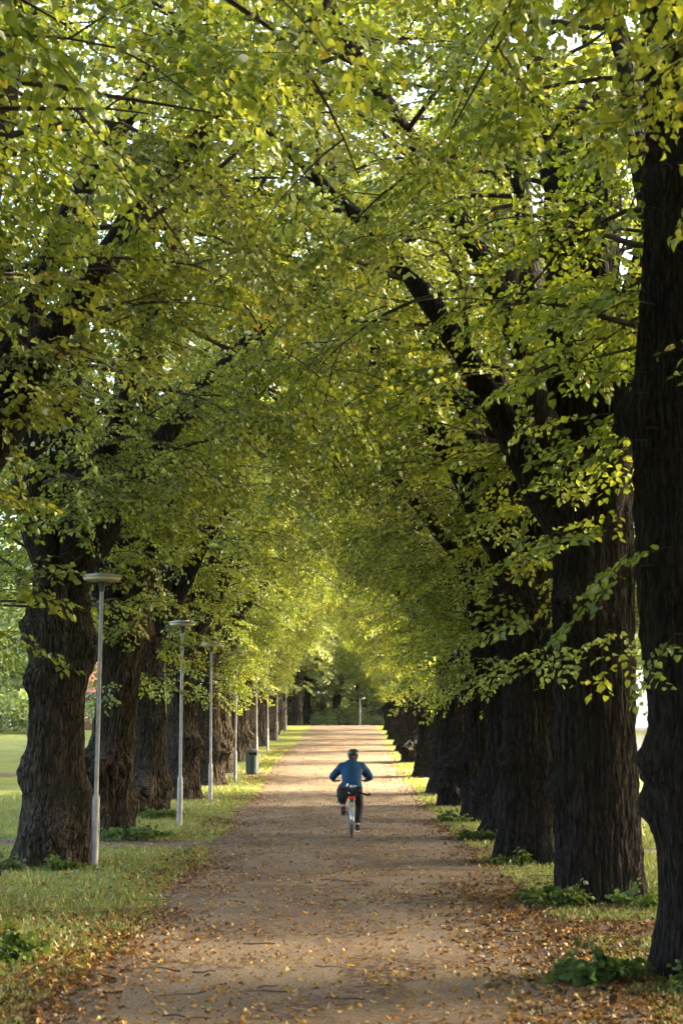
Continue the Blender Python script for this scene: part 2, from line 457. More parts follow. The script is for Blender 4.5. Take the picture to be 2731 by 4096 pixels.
def gen_crown(seed, hi=False, D=3.7, height=18.5, side=2.9, outer=2.3, extra=(), trunk_shoots=85, density=1.05, leafscale=1.0, cull=True, low=30, clear=None, turn=0.0):
    rng = np.random.default_rng(seed)
    protos = [spray_proto(rng, hi, size=leafscale) for _ in range(9)]
    spr = [[] for _ in protos]          # (pos, forward, up, scale)
    TVs = []; TFs = []; toff = 0
    limbs = []
    ph = rng.uniform(0, 10)
    def roof(x, y):
        xw = abs(x - D)
        h = 6.7 - (6.7 - side) * min(1.0, xw / 3.3) ** 2
        if x < -.8: h = side + (outer - side) * min(1.0, (-.8 - x) / 1.5)
        return h + .9 * mnoise.noise(Vector((x * .5 + ph, y * .5, seed)))
    def put(p, f, free=False):
        if cull and not free and p[2] - .25 < roof(p[0], p[1]): return
        if clear is not None and all(clear[2 * i] < p[i] < clear[2 * i + 1] for i in range(3)) and (len(clear) == 6 or rng.random() < clear[6]): return
        if cull and free and abs(p[0] - D) < 1.2 and p[2] < 5: return
        if p[2] > 12 and p[0] < -1.5 and rng.random() < .2: return
        if not free and mnoise.noise(Vector((p[0] * .75 + ph, p[1] * .75, p[2] * .95 + seed))) < -.23: return
        f = unit(np.array(f, float)); up = np.array([0, 0, 1.0]) + rng.normal(0, .3, 3)
        spr[int(rng.integers(len(protos)))].append((p, f, up, rng.uniform(.8, 1.15)))
    def addtube(pts, r0, r1, n=5):
        nonlocal toff
        V, F = tube_np(pts, np.linspace(r0, r1, len(pts)), n)
        TVs.append(V); TFs.append(F + toff); toff += len(V)
    def secondary(p, d, L, droop, r=.03, free=False, start=.34):
        pts = grow(rng, p, d, L, droop, .10)
        if clear is not None:
            q = pts[min(3, len(pts) - 1)]
            if all(clear[2 * i] - .3 < q[i] < clear[2 * i + 1] + .3 for i in range(3)): return
        keep = len(pts)
        if cull and not free:
            for k, q in enumerate(pts):
                if q[2] < roof(q[0], q[1]) - .1 and k > 1:
                    keep = k; break
        pts = pts[:max(keep, 2)]
        addtube(pts, r, .006, 5)
        n = len(pts)
        for k in range(1, n):
            s = k / max(1, n - 1)
            if s < start: continue
            dd = unit(pts[k] - pts[k - 1]); side = unit(np.cross(dd, [0, 0, 1]))
            e = 1 if k % 2 else -1
            if rng.random() < .92 * density:
                put(pts[k], dd * .7 + side * e * .8 + np.array([0, 0, rng.uniform(-.25, .12)]), free)
            if rng.random() < .25 * density:
                put(pts[k], dd * .7 - side * e * .8 + np.array([0, 0, rng.uniform(-.3, .1)]), free)
            if k % 3 == 0 and k < n - 1:
                q = grow(rng, pts[k], dd * .6 + side * e * -.9 + np.array([0, 0, .1]), rng.uniform(.9, 1.7), droop * 1.1, .12, step=.3)
                addtube(q, .011, .004, 4)
                for j in range(1, len(q)):
                    d2 = unit(q[j] - q[j - 1]); s2 = unit(np.cross(d2, [0, 0, 1]))
                    put(q[j], d2 * .75 + s2 * (1 if j % 2 else -1) * .7 + np.array([0, 0, -.12]), free)
                put(q[-1], unit(q[-1] - q[-2]), free)
        put(pts[-1], unit(pts[-1] - pts[-2]) if n > 1 else d, free)
    # ascending stems
    stems = [(rng.uniform(0, 6.28), R(4), .24, height)]
    for a in (turn + .38 + rng.uniform(-.2, .2), -turn - .38 + rng.uniform(-.2, .2), 1.9 + rng.uniform(-.4, .4), 3.3 + rng.uniform(-.4, .4), 4.6 + rng.uniform(-.4, .4)):
        toward = math.cos(a) > .7
        stems.append((a, R(rng.uniform(20, 33)) if toward else R(rng.uniform(13, 24)), rng.uniform(.17, .21), rng.uniform(.68, .9) * height))
    for (a, tilt, r0, H) in stems:
        z0 = rng.uniform(4.6, 5.9); L = (H - z0) / max(.6, math.cos(tilt)) * (1.0 if tilt < R(25) else .92)
        d = np.array([math.sin(tilt) * math.cos(a), math.sin(tilt) * math.sin(a), math.cos(tilt)])
        p0 = np.array([.10 * math.cos(a), .10 * math.sin(a), z0 - .9])
        pts = grow(rng, p0, d, L, 0.0, .055, step=.6, up=-.004 if tilt > R(25) else .01)
        m = len(pts)
        rad = r0 * (1 - .9 * (np.arange(m) / (m - 1)) ** 1.4)
        rad[:4] *= np.array([.75, 1.25, 1.3, 1.12])
        limbs.append((pts, rad))
        ga = rng.uniform(0, 6.28)
        s = 1.6
        while s < L - .2:
            k = min(m - 2, int(s / L * (m - 1))); fr = s / L * (m - 1) - k
            p = pts[k] * (1 - fr) + pts[k + 1] * fr
            ga += 2.4 + rng.normal(0, .3)
            h = np.array([math.cos(ga), math.sin(ga), 0])
            out = np.array([p[0], p[1], 0]); out = unit(out) if np.linalg.norm(out) > .3 else np.zeros(3)
            h = unit(h + out * .55)
            fz = (p[2] - 4) / (height - 4)
            el = -.05 + .75 * fz + rng.normal(0, .12)
            ln = rng.uniform(2.5, 4.4) * (1.05 - .55 * fz) * (1.12 if h[0] > .3 else 1.0)
            secondary(p, h + np.array([0, 0, el]), ln, .17 + .10 * (1 - fz), r=.042)
            s += rng.uniform(.45, .75) / density * (.8 if (tilt > R(23) and s > 5) else 1)
        put(pts[-1], np.array([.3, 0, 1.0])); put(pts[-2], np.array([0, .8, .7]))
    # low drooping branches straight off the trunk
    for k in range(low):
        a = rng.uniform(0, 6.28); z = rng.uniform(3.2, 7.2)
        p = np.array([.35 * math.cos(a), .35 * math.sin(a), z])
        secondary(p, np.array([math.cos(a), math.sin(a), rng.uniform(.1, .5)]), rng.uniform(1.6, 3.6), .30, r=.024)
    # shoots hugging the bole
    for k in range(trunk_shoots):
        a = rng.uniform(0, 6.28); z = max(2.5, side - 2.2) + 5.2 * rng.random() ** .8
        p = np.array([.47 * math.cos(a), .47 * math.sin(a), z])
        q = p + np.array([math.cos(a) * .25, math.sin(a) * .25, .05])
        addtube(np.array([p, (p + q) / 2 + np.array([0, 0, .03]), q]), .008, .004, 4)
        put(q, np.array([math.cos(a + rng.normal(0, .7)), math.sin(a + rng.normal(0, .7)), rng.uniform(-.5, .1)]), True)
    for (p, d, L, droop) in extra:
        secondary(np.array(p, float), np.array(d, float), L, droop, r=.035, free=True, start=.3)
    # assemble
    AV = []; AF = []; AR = []; AM = []; off = 0
    for pr, lst in zip(protos, spr):
        if not lst: continue
        V, F, rn, TV, TF = pr
        P = np.array([l[0] for l in lst]); f = np.array([l[1] for l in lst]); u = np.array([l[2] for l in lst]); sc = np.array([l[3] for l in lst])
        u = u - f * (u * f).sum(1, keepdims=True); u /= np.linalg.norm(u, axis=1, keepdims=True)
        s = np.cross(u, f)
        M = np.stack([f, s, u], -1) * sc[:, None, None]
        n = len(lst)
        W = np.einsum('nij,vj->nvi', M, V) + P[:, None]
        AV.append(W.reshape(-1, 3)); AF.append((F[None] + (np.arange(n) * len(V))[:, None, None]).reshape(-1, 4) + off); off += n * len(V)
        clump = rng.normal(0, .16, n)
        AR.append(np.clip(rn[None] * .75 + .12 + clump[:, None] + rng.normal(0, .03, (n, len(rn))), 0, 1).ravel() * .985 + 0)
        yel = rng.random(n * len(rn) // len(LEAF_HI_F if hi else LEAF_LO_F)) < .006
        AR[-1][np.repeat(yel, len(LEAF_HI_F if hi else LEAF_LO_F))] = 1.0
        AM.append(np.zeros(n * len(F), int))
        W = np.einsum('nij,vj->nvi', M, TV) + P[:, None]
        AV.append(W.reshape(-1, 3)); AF.append((TF[None] + (np.arange(n) * len(TV))[:, None, None]).reshape(-1, 4) + off); off += n * len(TV)
        AR.append(np.zeros(n * len(TF))); AM.append(np.ones(n * len(TF), int))
    if TVs:
        V = np.concatenate(TVs); F = np.concatenate(TFs)
        AV.append(V); AF.append(F + off); AR.append(np.zeros(len(F))); AM.append(np.ones(len(F), int))
    c = Crown()
    c.data = (np.concatenate(AV), np.concatenate(AF), np.concatenate(AM), np.concatenate(AR))
    c.limbs = limbs
    c.nspray = sum(len(l) for l in spr)
    return c

def gen_trunk(seed, r0=.5, top=7.6, nth=190, nz=210, burls=7, basal=2, taper=.045, fl=.34):
    rng = np.random.default_rng(seed)
    B = []
    for k in range(burls):
        B.append((rng.uniform(0, 6.28), rng.uniform(.5, 5.6), rng.uniform(.12, .3), rng.uniform(.10, .22)))
    for k in range(basal):
        B.append((rng.uniform(0, 6.28), rng.uniform(.3, 1.5), rng.uniform(.26, .45), rng.uniform(.2, .36)))
    for k in range(4 if top < 9 else 0):
        B.append((rng.uniform(0, 6.28), rng.uniform(3.4, 5.4), rng.uniform(.3, .5), rng.uniform(.10, .2)))
    lean = rng.normal(0, .014 if top < 9 else .001, 2)
    sp = rng.uniform(-.12, .12)
    th = np.arange(nth) * 2 * math.pi / nth
    zz = np.concatenate([np.linspace(-.25, 1.2, int(nz * .3))[:-1], np.linspace(1.2, top, nz - int(nz * .3) + 1)])
    V = np.zeros((len(zz), nth, 3))
    nroot = int(rng.integers(5, 8)); rp = rng.uniform(0, 6.28)
    for i, z in enumerate(zz):
        zc = max(z, -.1)
        base = r0 * (1 - taper * min(zc, 5)) * (1 - .45 * float(sstep(5.2 if top < 9 else top - 1.5, top, zc)))
        flare = fl * math.exp(-max(zc, 0) / .38)
        cx = lean[0] * zc * zc * .5 + .05 * math.sin(zc * .9 + seed); cy = lean[1] * zc * zc * .5 + .05 * math.sin(zc * .7 + 2 * seed)
        for k, t in enumerate(th):
            tt = t + sp * zc
            ct, st = math.cos(tt), math.sin(tt)
            r = base * (1 + flare * (1 + .35 * math.sin(nroot * t + rp)))
            r += .05 * mnoise.noise(Vector((ct * 1.6, st * 1.6, zc * .55 + seed * 3)))
            ridge = mnoise.noise(Vector((ct * 6.5 * r0 * 2, st * 6.5 * r0 * 2, zc * .8 + seed * 5)))
            ridge2 = mnoise.noise(Vector((ct * 17 * r0 * 2, st * 17 * r0 * 2, zc * 1.9 + seed * 9)))
            r += .030 * (1 - min(1, abs(ridge) * 3.4)) - .016 + .030 * (1 - min(1.0, abs(ridge2) * 3.0)) - .012
            for (bt, bz, bs, bh) in B:
                if abs(zc - bz) > bs * 2.6: continue
                da = (t - bt + math.pi) % (2 * math.pi) - math.pi
                q = ((da * r0) ** 2 + (zc - bz) ** 2) / (bs * bs)
                if q < 7: r += bh * math.exp(-q * 1.1) * (1 + .55 * mnoise.noise(Vector((ct * 5, st * 5, zc * 6 + seed))) + .25 * mnoise.noise(Vector((ct * 14, st * 14, zc * 14))))
            V[i, k] = (cx + r * math.cos(t), cy + r * math.sin(t), z)
    n = nth
    i = np.arange(len(zz) - 1)[:, None] * n; k = np.arange(n)[None]; k2 = (k + 1) % n
    F = np.stack([i + k, i + k2, i + n + k2, i + n + k], -1).reshape(-1, 4)
    Vf = V.reshape(-1, 3)
    cap = np.array([[len(Vf), (len(zz) - 1) * n + a, (len(zz) - 1) * n + (a + 1) % n] for a in range(n)])
    Vf = np.vstack([Vf, V[-1].mean(0) + [0, 0, .1]])
    return np_mesh('trunk', Vf, [F, cap], BARK, smooth=True)

def limb_mesh(pts, rad):
    # resample finely and roughen
    m = len(pts); t = np.linspace(0, m - 1, m * 3)
    P = np.stack([np.interp(t, np.arange(m), pts[:, c]) for c in range(3)], -1); Rr = np.interp(t, np.arange(m), rad)
    V, F = tube_np(P, Rr, 12)
    C = np.repeat(P, 12, 0); d = V - C
    f = np.array([1 + .22 * mnoise.noise(Vector((v[0] * 6, v[1] * 6, v[2] * 1.6))) for v in V])
    return np_mesh('limb', C + d * f[:, None], F, BARK, smooth=True)

class Variant:
    def __init__(s, seed, **kw):
        c = gen_crown(seed, **kw)
        V, F, Mi, Rn = c.data
        s.crown = np_mesh('crown', V, F, [LEAF, TWIG], Mi, Rn)
        s.limbs = [limb_mesh(p, r) for p, r in c.limbs]
        s.nf = len(F); s.ns = c.nspray

OUT = [[((-.3, dy, z), (-1, dy * .35, .35), L, dr) for dy, z, L, dr in q] for q in
       ([(.3, 5.6, 5.2, .22), (-.6, 6.4, 5.8, .22), (.9, 4.6, 4.2, .2)], [(0, 5.2, 5.5, .2), (1.0, 6.6, 5.4, .25), (-1.0, 5.0, 4.5, .22)], [(.5, 6.0, 6.0, .22), (-.5, 4.6, 4.6, .18), (-1.2, 6.8, 5, .24)])]
VAR = [Variant(11, hi=True, side=4.0, outer=3.4), Variant(12, extra=OUT[0], density=.95), Variant(13, extra=OUT[1], density=.95), Variant(14, extra=OUT[2], density=.95), Variant(15, side=4.7, outer=3.4, clear=(-.9, 1.1, .1, 4.5, 3.6, 9.0, .78)), Variant(16, outer=1.7, clear=(-.3, 1.7, -3.5, .9, 3.0, 5.3), trunk_shoots=40), Variant(17, side=4.7, outer=3.4, turn=1.5, clear=(-.9, 1.1, .1, 4.5, 3.6, 8.6, .75))]
TRK = [gen_trunk(21, .47), gen_trunk(22, .50, basal=3), gen_trunk(23, .45), gen_trunk(24, .52, basal=3, burls=9), gen_trunk(25, .46, burls=5), gen_trunk(26, .56, top=10.5, nz=280, burls=9, basal=0, taper=.012, fl=.10)]
print('variants', [(v.nf, v.ns) for v in VAR])

def lime(x, y, var, trk, rz, sc, label, group, mirror=False, fat=1.0):
    o = empty('lime_tree', (x, y, gzf(x, y)), rz, label, 'tree', group)
    my = -1 if mirror else 1
    t = link(bpy.data.objects.new('trunk', TRK[trk]), o); t.scale = (fat, fat * my, sc); t.rotation_euler.z = (x * 3.1 + y * 1.7 + (2.6 if trk == 5 else 0)) % 6.28
    if x < 0: t.material_slots[0].link = 'OBJECT'; t.material_slots[0].material = BARK_LIT
    v = VAR[var]
    for m in v.limbs:
        l = link(bpy.data.objects.new('limb', m), o); l.scale = (sc, sc * my, sc)
    c = link(bpy.data.objects.new('crown', v.crown), o); c.scale = (sc, sc * my, sc)
    return o

ORD = ['first', 'second', 'third', 'fourth', 'fifth', 'sixth', 'seventh', 'eighth', 'ninth', 'tenth', 'eleventh', 'twelfth', 'thirteenth', 'fourteenth', 'fifteenth', 'sixteenth']
LEFT = [(-4.6, 11.2), (-4.6, 17.6), (-4.45, 24.2), (-4.5, 30.6), (-4.75, 38.0), (-4.6, 45), (-4.5, 52), (-4.6, 59), (-4.5, 66.5), (-4.6, 73.5), (-4.5, 81), (-4.5, 88), (-4.6, 95.5), (-4.5, 103)]
RIGHT = [(3.5, 7.0), (3.06, 12.9), (3.03, 19.0), (2.98, 24.6), (3.2, 30.2), (3.2, 36), (3.05, 42), (3.1, 47.5), (3.05, 56.5), (3.1, 66), (3.1, 75.5), (3.2, 82), (3.1, 89), (3.2, 96), (3.2, 103)]
LL = {0: 'lime tree whose crown fills the upper left corner, trunk outside the frame',
      1: 'lime tree hanging leaves over the left edge, trunk just outside the frame',
      2: 'thick ridged lime trunk behind the nearest lamp post, edge of the meadow',
      3: 'lime trunk with an orange lit patch, just right of the nearest lamp head',
      4: 'burled lime trunk left of the second lamp post from the camera',
      5: 'dark lime trunk between the second and third lamp posts'}
RL = {0: 'lime tree whose big blurred leaves hang into the upper right corner',
      1: 'nearest lime trunk, black and cut by the right edge of the photo',
      2: 'massive burled lime trunk left of the bright meadow gap on the right',
      3: 'dark lime trunk with a leaning stem, next after the massive burled one',
      4: 'dark lime trunk half hidden behind leaning stem, beside the right verge',
      5: 'wide dark lime trunk level with the shaded grass tongue on the right'}
rv = random.Random(5)
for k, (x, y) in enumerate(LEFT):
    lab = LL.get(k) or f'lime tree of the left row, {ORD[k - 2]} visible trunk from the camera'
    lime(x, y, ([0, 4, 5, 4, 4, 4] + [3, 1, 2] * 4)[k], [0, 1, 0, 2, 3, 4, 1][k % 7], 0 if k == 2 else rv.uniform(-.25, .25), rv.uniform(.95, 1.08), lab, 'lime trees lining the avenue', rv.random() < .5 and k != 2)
for k, (x, y) in enumerate(RIGHT):
    lab = RL.get(k) or f'lime tree of the right row, {ORD[k - 1]} visible trunk from the camera'
    lime(x, y, ([0, 6, 4, 4] + [3, 2, 1] * 4)[k], 5 if k in (1, 2) else [2, 4, 3, 0, 1, 2, 4][k % 7], math.pi + rv.uniform(-.25, .25), rv.uniform(.95, 1.08), lab, 'lime trees lining the avenue', rv.random() < .5 and k not in (1, 2, 3), .90 if k == 2 else 1.04)

# ------------------------------------------------------------------ wood beyond the end of the avenue, far trees
WV = []
for sd in (31, 32):
    c = gen_crown(sd, height=15, cull=False, clear=None, trunk_shoots=10, density=.62, leafscale=1.9, low=26)
    V, F, Mi, Rn = c.data
    w = Variant.__new__(Variant)
    w.crown = np_mesh('crown', V, F, [WOODLEAF, TWIG], Mi, Rn); w.limbs = [limb_mesh(p, r) for p, r in c.limbs[:3]]; w.ns = c.nspray
    WV.append(w)
def woodtree(x, y, v, rz, sc, label, group, thin=.55):
    o = empty('woodland_tree', (x, y, gzf(x, y)), rz, label, 'tree', group)
    t = link(bpy.data.objects.new('trunk', TRK[v * 2]), o); t.scale = (thin, thin, sc)
    for m in WV[v].limbs:
        l = link(bpy.data.objects.new('limb', m), o); l.scale = (sc, sc, sc)
    c = link(bpy.data.objects.new('crown', WV[v].crown), o); c.scale = (sc, sc, sc)
for k, (x, y, rz, vi, lab) in enumerate([(-3.4, 113, 1.2, 1, 'lime tree at the end of the left row, its leaves hanging before the wood'), (3.6, 114.5, 4.4, 2, 'lime tree at the end of the right row, its leaves hanging before the wood'), (-.6, 122, 2.6, 3, 'lime tree straight beyond the path end, pale leaves before the dark wood')]):
    lime(x, y, vi, k, rz, .95, lab, 'lime trees at the end of the path', False, .7)
for k, (x, y, vi) in enumerate([(-4.6, 3.5, 4), (-4.7, -3.5, 1), (-4.6, -10.5, 2), (3.5, .3, 4), (3.4, -6, 3), (3.5, -13, 1)]):  # unseen trees added behind the camera to darken the near sides
    lime(x, y, vi, k % 5, (0 if x < 0 else math.pi) + .1 * k, 1.0, 'unseen lime tree added behind the camera for shade', 'lime trees added behind the camera for shade', k % 2 == 1)
rv = random.Random(9)
spots = []
for row, y0 in enumerate((121, 128, 137)):
    for k in range(11):
        spots.append((-28 + k * 5.4 + rv.uniform(-2, 2) + (row % 2) * 3, y0 + rv.uniform(-2, 2)))
for k, (x, y) in enumerate(spots):
    woodtree(x, y, k % 2, rv.uniform(0, 6.28), rv.uniform(.8, 1.15), 'dark woodland tree closing the far end of the avenue', 'woodland trees at the end of the avenue')
far_l = [(-34, 84), (-29, 92), (-38, 70), (-46, 96), (-40, 112), (-30, 118), (-52, 80), (-22, 116), (-48, 60), (-60, 68), (-56, 108)]
for k, (x, y) in enumerate(far_l):
    woodtree(x, y, k % 2, rv.uniform(0, 6.28), rv.uniform(.9, 1.2), 'tree beyond the bright meadow on the left, behind the trunks', 'trees across the left meadow', .6)
woodtree(-14.6, 57, 1, 2.0, .72, 'small park tree on the left meadow, leaves hanging at the left edge', None, .45)
woodtree(-18, 71, 0, 4.0, 1.4, 'park tree on the left meadow, in front of the brick house', None, .45)
far_r = [(44, 110), (58, 96), (34, 122), (66, 74), (52, 128), (24, 126), (72, 116)]
for k, (x, y) in enumerate(far_r):
    woodtree(x, y, k % 2, rv.uniform(0, 6.28), rv.uniform(.8, 1.0), 'tree across the field on the right, glimpsed behind the trunks', 'trees across the right field', .6)

for k, (x, y) in enumerate([(11.5, 6), (13, 13), (11.8, 20), (13.5, 27), (12.6, 34), (14.0, 41), (17, 49), (22, 90), (17, 96), (20, 104), (15, 109), (26, 99)]):  # trees put in to keep sun off the path and fill trunk gaps
    woodtree(x, y, k % 2, rv.uniform(0, 6.28), (1.35 if 25 < y < 45 else .92), 'park tree added right of the right row to shade the path and back the gaps', 'park trees added behind the right row', .6)
# bushes and weeds -------------------------------------------------
def leafy_cluster(seed, rad, h, nsp, leafsize, hi=False, mat=WEED, L=.5):
    rng = np.random.default_rng(seed)
    protos = [spray_proto(rng, hi, L=L, size=leafsize, dens=.55) for _ in range(4)]
    AV = []; AF = []; AR = []; AM = []; off = 0; st = []
    for k in range(nsp):
        V, F, rn, TV, TF = protos[k % 4]
        a = rng.uniform(0, 6.28); rr = rad * math.sqrt(rng.random()) * .75
        p = np.array([rr * math.cos(a), rr * math.sin(a), h * rng.uniform(.15, .9) * (1 - .5 * rr / rad)])
        f = unit(np.array([math.cos(a) + rng.normal(0, .4), math.sin(a) + rng.normal(0, .4), rng.uniform(0, .8)]))
        u = np.array([0, 0, 1.0]) + rng.normal(0, .25, 3); u = unit(u - f * u.dot(f)); s = np.cross(u, f)
        M = np.stack([f, s, u], -1) * rng.uniform(.7, 1.1)
        AV.append(V @ M.T + p); AF.append(F + off); off += len(V); AR.append(np.clip(rn + rng.normal(0, .12), 0, 1)); AM.append(np.zeros(len(F), int))
        st.append((p, rr, a))
    for p, rr, a in st:
        V, F = tube_np(np.array([[p[0] * .06, p[1] * .06, -.05], [p[0] * .55, p[1] * .55, p[2] * .65], p]), [.006, .005, .004], 4)
        AV.append(V); AF.append(F + off); off += len(V); AR.append(np.zeros(len(F))); AM.append(np.ones(len(F), int))
    return np_mesh('foliage', np.concatenate(AV), np.concatenate(AF), [mat, TWIG], np.concatenate(AM), np.concatenate(AR))
WEEDS = [leafy_cluster(41, .5, .38, 24, 1.75, True, L=.32), leafy_cluster(42, .6, .45, 30, 1.6, True, L=.36), leafy_cluster(46, .38, .32, 24, 1.8, True, L=.28)]
BUSH = [leafy_cluster(44, 1.6, 2.2, 170, 1.6, False, WOODLEAF, .7), leafy_cluster(45, 1.3, 1.6, 130, 1.6, False, WOODLEAF, .6)]
def plant(name, me, x, y, sc, rz, label, cat, group=None):
    o = link(bpy.data.objects.new(name, me)); o.location = (x, y, gzf(x, y)); o.scale = (sc,) * 3; o.rotation_euler.z = rz
    return tag(o, label, cat, group)
wd = [(2.05, 12.75, 0, 1.0, 'low leafy sucker shoots left of the nearest right trunk'),
      (2.75, 12.1, 2, .8, 'small leafy weeds in front of the nearest right trunk'),
      (2.35, 18.35, 1, 1.0, 'leafy shoots at the left foot of the massive burled trunk'),
      (3.3, 18.0, 0, .9, 'leafy shoots in front of the massive burled trunk'),
      (2.5, 24.1, 2, .9, 'leafy shoots at the foot of the trunk with a leaning stem'),
      (2.5, 29.6, 1, .9, 'dark leafy clump on the right verge beyond the small side path'),
      (2.45, 35.2, 2, 1.0, 'leafy clump at the foot of the wide dark right trunk'),
      (-4.05, 23.3, 2, .8, 'leafy shoots in front of the thick trunk by the nearest lamp'),
      (-4.0, 29.5, 1, 1.1, 'bushy shoots at the foot of the second left trunk, by the side path'),
      (-3.55, 30.0, 0, .8, 'leafy shoots at the right root of the second left trunk'),
      (-4.2, 36.6, 1, 1.0, 'leafy clump between the second lamp post and burled trunk'),
      (-3.0, 13.9, 0, 1.0, 'broad leaved weeds at the left edge of the photo'),
      (-3.35, 14.3, 2, .9, 'weeds cut by the left edge among fallen leaves'),
      (-4.95, 23.2, 0, .8, 'leafy shoots at the left root of the thick left trunk')]
for k, (x, y, v, sc, lab) in enumerate(wd):
    plant('sucker_plant', WEEDS[v], x, y, sc * .52, k * 1.3, lab, 'plant', 'leafy shoots at the foot of the trunks')
bs = [(-12 + 3.1 * q, 125 + 2.5 * (q % 3), q % 2, 1.6 + .25 * (q % 4)) for q in range(10)] + [(-16 + 3.6 * q, 134 + (q % 2) * 2, q % 2, 2.2) for q in range(10)] + [(-6.5, 112, 0, .9), (6.2, 113, 0, .8), (0.2, 121, 0, .8), (-1.6, 119, 1, .7), (2.4, 119.5, 1, .6), (-9.5, 113, 0, 1.2), (8.5, 112, 1, 1.3)]
for k, (x, y, v, sc) in enumerate(bs):
    plant('bush', BUSH[v], x, y, sc, k * 2.1, 'low green bush where the path runs into the wood', 'bush', 'bushes at the end of the path')
for k, (x, y, v, sc) in enumerate([(-15.5, 52, 0, 1.5), (-12.6, 96, 1, 1.0), (-18, 97, 0, 1.0), (-24, 90, 0, 1.6), (-31, 88, 0, 1.7), (-22, 99, 1, 2.2), (-25.5, 101, 0, 2.3), (-29, 102, 1, 2.4)]):
    plant('bush', BUSH[v], x, y, sc, k * 1.1, 'rounded bush standing on the left meadow', 'bush', 'bushes on the left meadow')

# ------------------------------------------------------------------ grass, litter
rng = np.random.default_rng(3)
PL = lambda y: np.array([path_l(v) for v in y]); PR = lambda y: np.array([path_r(v) for v in y])
ytab = np.arange(0, 130, .1); pltab = PL(ytab); prtab = PR(ytab)
def on_path(x, y, m=0.0):
    a = (x > np.interp(y, ytab, pltab) + m) & (x < np.interp(y, ytab, prtab) - m)
    b = (x < 0) & (np.abs(y - (28.2 + .11 * np.abs(x))) < .75)
    c = (x > 0) & (np.abs(y - (15.9 + .05 * x)) < .7)
    d = (x > 0) & (np.abs(y - (26.6 + .05 * x)) < .5)
    e = (x < 0) & (np.abs(y - (57.5 + .03 * np.abs(x))) < .8)
    return a | b | c | d | e
def ygen(n, y0, y1):       # more near the camera
    u = rng.random(n); return y0 * (y1 / y0) ** u
n = 420000
y = ygen(n, 9.3, 75); x = np.where(rng.random(n) < .55, rng.uniform(-10, -1.7, n), rng.uniform(1.7, 6.5, n))
pn = np.array([mnoise.noise(Vector((a * .9, b * .9, 2.0))) + .5 * mnoise.noise(Vector((a * 3, b * 3, 5.0))) for a, b in zip(x, y)])
edge = np.minimum(np.abs(x - np.interp(y, ytab, pltab)), np.abs(x - np.interp(y, ytab, prtab)))
bare = (x > 0) & (y < 24)
keep = ~on_path(x, y, .05) & (rng.random(n) < np.clip(.45 + pn * .9 + .45 * np.clip(edge - .3, -.6, .8) + .05 * bare, .02, 1))
x, y = x[keep], y[keep]; n = len(x)
h = rng.uniform(.03, .085, n) * (1 + .5 * (rng.random(n) < .06)); a = rng.uniform(0, 6.28, n); w = rng.uniform(.004, .009, n) * (1 + y / 40)
lx, ly = rng.normal(0, .5, n) * h, rng.normal(0, .5, n) * h
z = gz(x, y) - .004
V = np.stack([np.stack([x - w * np.cos(a), y - w * np.sin(a), z], -1), np.stack([x + w * np.cos(a), y + w * np.sin(a), z], -1), np.stack([x + lx, y + ly, z + h], -1)], 1).reshape(-1, 3)
F = np.arange(3 * n).reshape(-1, 3)
tag(link(bpy.data.objects.new('grass', np_mesh('grass', V, F, GRASSM, rnd=np.clip(rng.random(n) * .7 + .15 * rng.normal(0, 1, n), 0, 1)))), 'short green grass of the verges', 'grass', kind='stuff')

def scatter_leaves(name, x, y, size, rnd, label):
    n = len(x)
    LV = LEAF_HI_V.copy(); LV[:, 2] *= 2.2
    a = rng.uniform(0, 6.28, n); t = np.stack([np.cos(a), np.sin(a), rng.normal(0, .16, n)], -1); t /= np.linalg.norm(t, axis=1, keepdims=True)
    nn = np.stack([rng.normal(0, .28, n), rng.normal(0, .28, n), np.ones(n)], -1); nn *= np.where(rng.random(n) < .5, 1, -1)[:, None]
    nn -= t * (nn * t).sum(1, keepdims=True); nn /= np.linalg.norm(nn, axis=1, keepdims=True)
    b = np.cross(t, nn)
    P = np.stack([x, y, gz(x, y) + .022 + size * .10 * rng.random(n)], -1)
    curl = rng.uniform(.3, 2.2, n)
    W = P[:, None] + size[:, None, None] * (LV[None, :, :1] * b[:, None] + (LV[None, :, 1:2] - .5) * t[:, None] + LV[None, :, 2:3] * curl[:, None, None] * nn[:, None])
    F = (LEAF_HI_F[None] + (np.arange(n) * 9)[:, None, None]).reshape(-1, 4)
    o = link(bpy.data.objects.new(name, np_mesh(name, W.reshape(-1, 3), F, LITTER, rnd=np.repeat(rnd, 4))))
    return tag(o, label, 'leaves', kind='stuff')
X = []; Y = []; RN = []; SZ = []
def addl(x, y, lo, hi, s0, s1):
    X.append(x); Y.append(y); RN.append(np.clip(rng.uniform(lo, hi, len(x)), 0, 1)); SZ.append(rng.uniform(s0, s1, len(x)))
n = 9500; y = ygen(n, 9, 85); x = rng.uniform(-2.6, 2.5, n); addl(x, y, .4, 1.05, .02, .052)
n = 16000; y = ygen(n, 9, 60); x = rng.uniform(-2.6, 2.6, n)           # small dark crumbs in drifts
pn = np.array([mnoise.noise(Vector((a * .8, b * .45, 9.0))) for a, b in zip(x, y)]); k = rng.random(n) < np.clip(.2 + 1.6 * pn, 0.03, 1)
addl(x[k], y[k], 0, .5, .012, .032)
n = 11000; y = ygen(n, 9, 80); x = np.interp(y, ytab, pltab) + rng.normal(-.2, .34, n); k = (rng.random(n) < .5 + .5 * np.sin(y * .6)) | (y < 18); addl(x[k], y[k], .0, .75, .02, .058)
n = 13000; y = ygen(n, 9, 80); x = np.interp(y, ytab, prtab) + rng.normal(.22, .6, n) * np.where(y > 22, .5, 1); k = (y < 22) | (rng.random(n) < .4 + .3 * np.sin(y * .8)); x, y = x[k], y[k]; addl(x, y, 0.0, .70, .02, .058)
